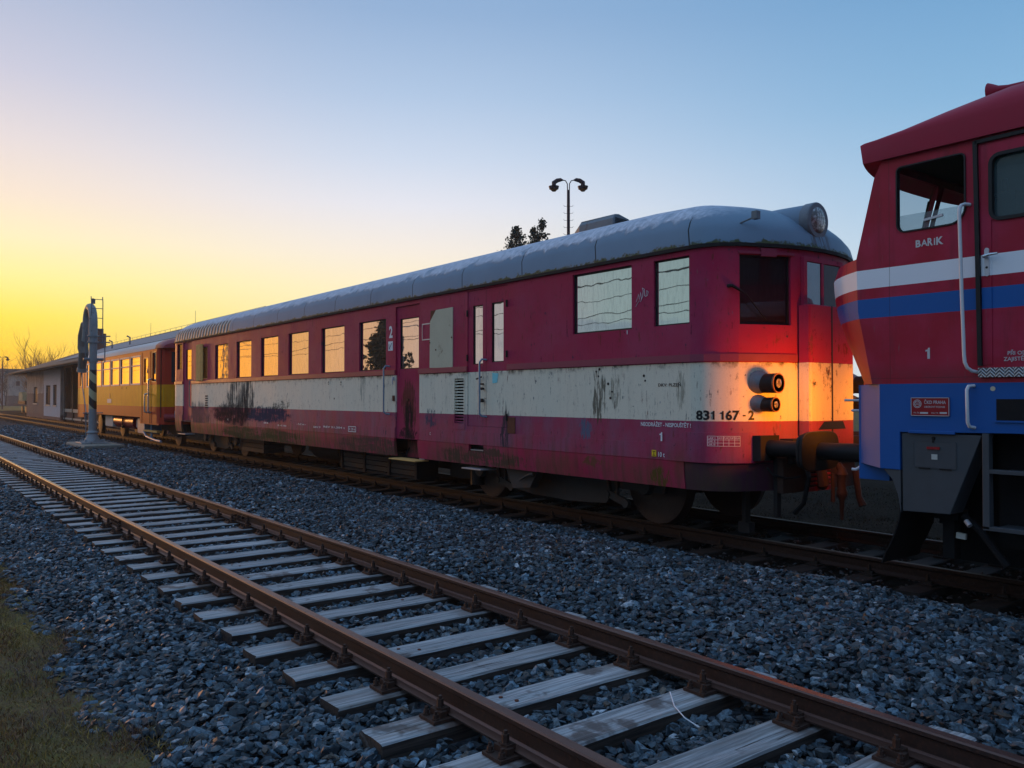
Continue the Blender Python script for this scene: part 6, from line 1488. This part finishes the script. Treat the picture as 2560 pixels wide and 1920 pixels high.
conifer((-49.2, 40, -.5), 15.7, 2.6, 12, 'conifer with several tips between its neighbour and the lamp', .2, 'conifers rising behind the railcar roof', 3, 2.0, .20)

def bare_tree(name, loc, h, spread, seed, label, n0=7, group=None, mat='bark'):
    rr = random.Random(seed); mb = M(mat)
    def br(p, d, l, r, dep):
        pts = [Vector(p)]; dd_ = Vector(d)
        for i in range(4):
            dd_ = (dd_ + Vector((rr.uniform(-.12, .12), rr.uniform(-.12, .12), rr.uniform(0, .12)))).normalized(); pts.append(pts[-1] + dd_ * l / 4)
        mb.tube(pts, [r, r * .85, r * .7, r * .55, r * .35], 5, False)
        if dep > 0:
            for k in range(rr.choice((3, 4, 5))):
                i = rr.choice((1, 2, 3, 4)); nd = (dd_ + Vector((rr.uniform(-.75, .75) * spread, rr.uniform(-.75, .75) * spread, rr.uniform(.1, .5)))).normalized(); br(pts[i], nd, l * rr.uniform(.45, .7), r * .5, dep - 1)
    o = empty(name, loc, label, 'tree', group)
    for k in range(n0):
        a = rr.uniform(0, 6.28); br(Vector(loc) + Vector((math.cos(a) * .5, math.sin(a) * .5, 0)), Vector((math.cos(a) * .28 * spread, math.sin(a) * .28 * spread, 1)), h * rr.uniform(.5, .7), h * .011, 3)
    mb.build('trunk', o); return o
bare_tree('bare_tree', (-150, 20.4, -.5), 9.6, 1.15, 4, 'leafless spreading tree glowing behind the shed roof', 16, None, 'glow_tinted_bark')
for i, (y, h) in enumerate(((15.8, 6.5), (18.4, 7.5))): bare_tree('bare_tree', (-235, y + 8, -.5), h + 3, 1.6, 40 + i, ('low leafless tree behind the distant hall', 'taller leafless tree behind the distant hall')[i], 6)

# ================================================================== what the windows mirror: wires, a mast and a spruce across the yard
def mast(x, y, label):
    o = empty('catenary_mast', (x, y, -.5), label, 'mast', 'lattice masts mirrored in the windows'); m_ = M('lamp_grey')
    for a, b in ((-.25, -.25), (.25, -.25), (.25, .25), (-.25, .25)): m_.bar((x + a, y + b, -.5), (x + a * .5, y + b * .5, 8.4), .06, .06)
    for i in range(12):
        z = -.3 + i * .72; k = 1 - .5 * i / 12; s = .25 * k
        for (a, b), (c, d_) in (((-s, -s), (s, -s)), ((s, s), (-s, s))): m_.bar((x + a, y + b, z), (x + c, y + d_, z + .7), .03, .03)
    m_.build('lattice', o); m_ = M('lamp_grey').tube([(x, y, 7.4), (x, y - 3.2, 7.9)], .03, 6); m_.tube([(x, y, 5.8), (x, y - 3.0, 6.1), (x, y - 3.0, 5.7)], .025, 6); m_.tube([(x, y, 7.0), (x, y - 3.0, 6.1)], .02, 6); m_.build('bracket', o)
mast(-43, -9.5, 'lattice mast mirrored in a railcar window, with a bracket for wires'); mast(-74, -9.5, 'farther lattice mast mirrored in the railcar windows')
for i, (y, z) in enumerate(((-12.5, 5.6), (-12.5, 7.1), (-9.6, 8.0), (-15.5, 5.7), (-15.5, 6.9), (-9.4, 6.4))):
    pts = [(-140 + k * 6, y, z + .35 * math.sin(k * .55) ** 2 - .2) for k in range(27)]
    tag(M('black_steel').tube(pts, .022, 4).build('overhead_wire', None), ['lower contact wire mirrored in the windows', 'carrier wire mirrored above the contact wire', 'top feeder wire mirrored in the windows', 'far contact wire mirrored low in the windows', 'far carrier wire mirrored in the windows', 'side feeder wire mirrored in the windows'][i], 'wire', 'overhead wires mirrored in the windows')
conifer((-52.8, -14, -.5), 8.0, 2.6, 31, 'dark spruce mirrored in the window beside the figure two', 1.0, None, 1, 2.2, .34)

# ------------------------------------------------------------------ evening haze
hz = MB(); bpy.data.materials.new('haze'); hm = bpy.data.materials['haze']; hm.use_nodes = True; MATS['haze'] = hm; ht = NT(hm.node_tree); ht.n.clear()
pv = ht.new('ShaderNodeVolumePrincipled'); pv.inputs['Color'].default_value = (0.92, 0.90, 0.88, 1); pv.inputs['Density'].default_value = 0.0006; pv.inputs['Anisotropy'].default_value = 0.5
ho = ht.new('ShaderNodeOutputMaterial'); ht.l.new(pv.outputs[0], ho.inputs['Volume'])
hz.mat('haze').box(-290, 20, -40, 70, -1.6, 20); tag(hz.build('haze', None), 'thin evening haze over the yard', 'haze', kind='stuff')
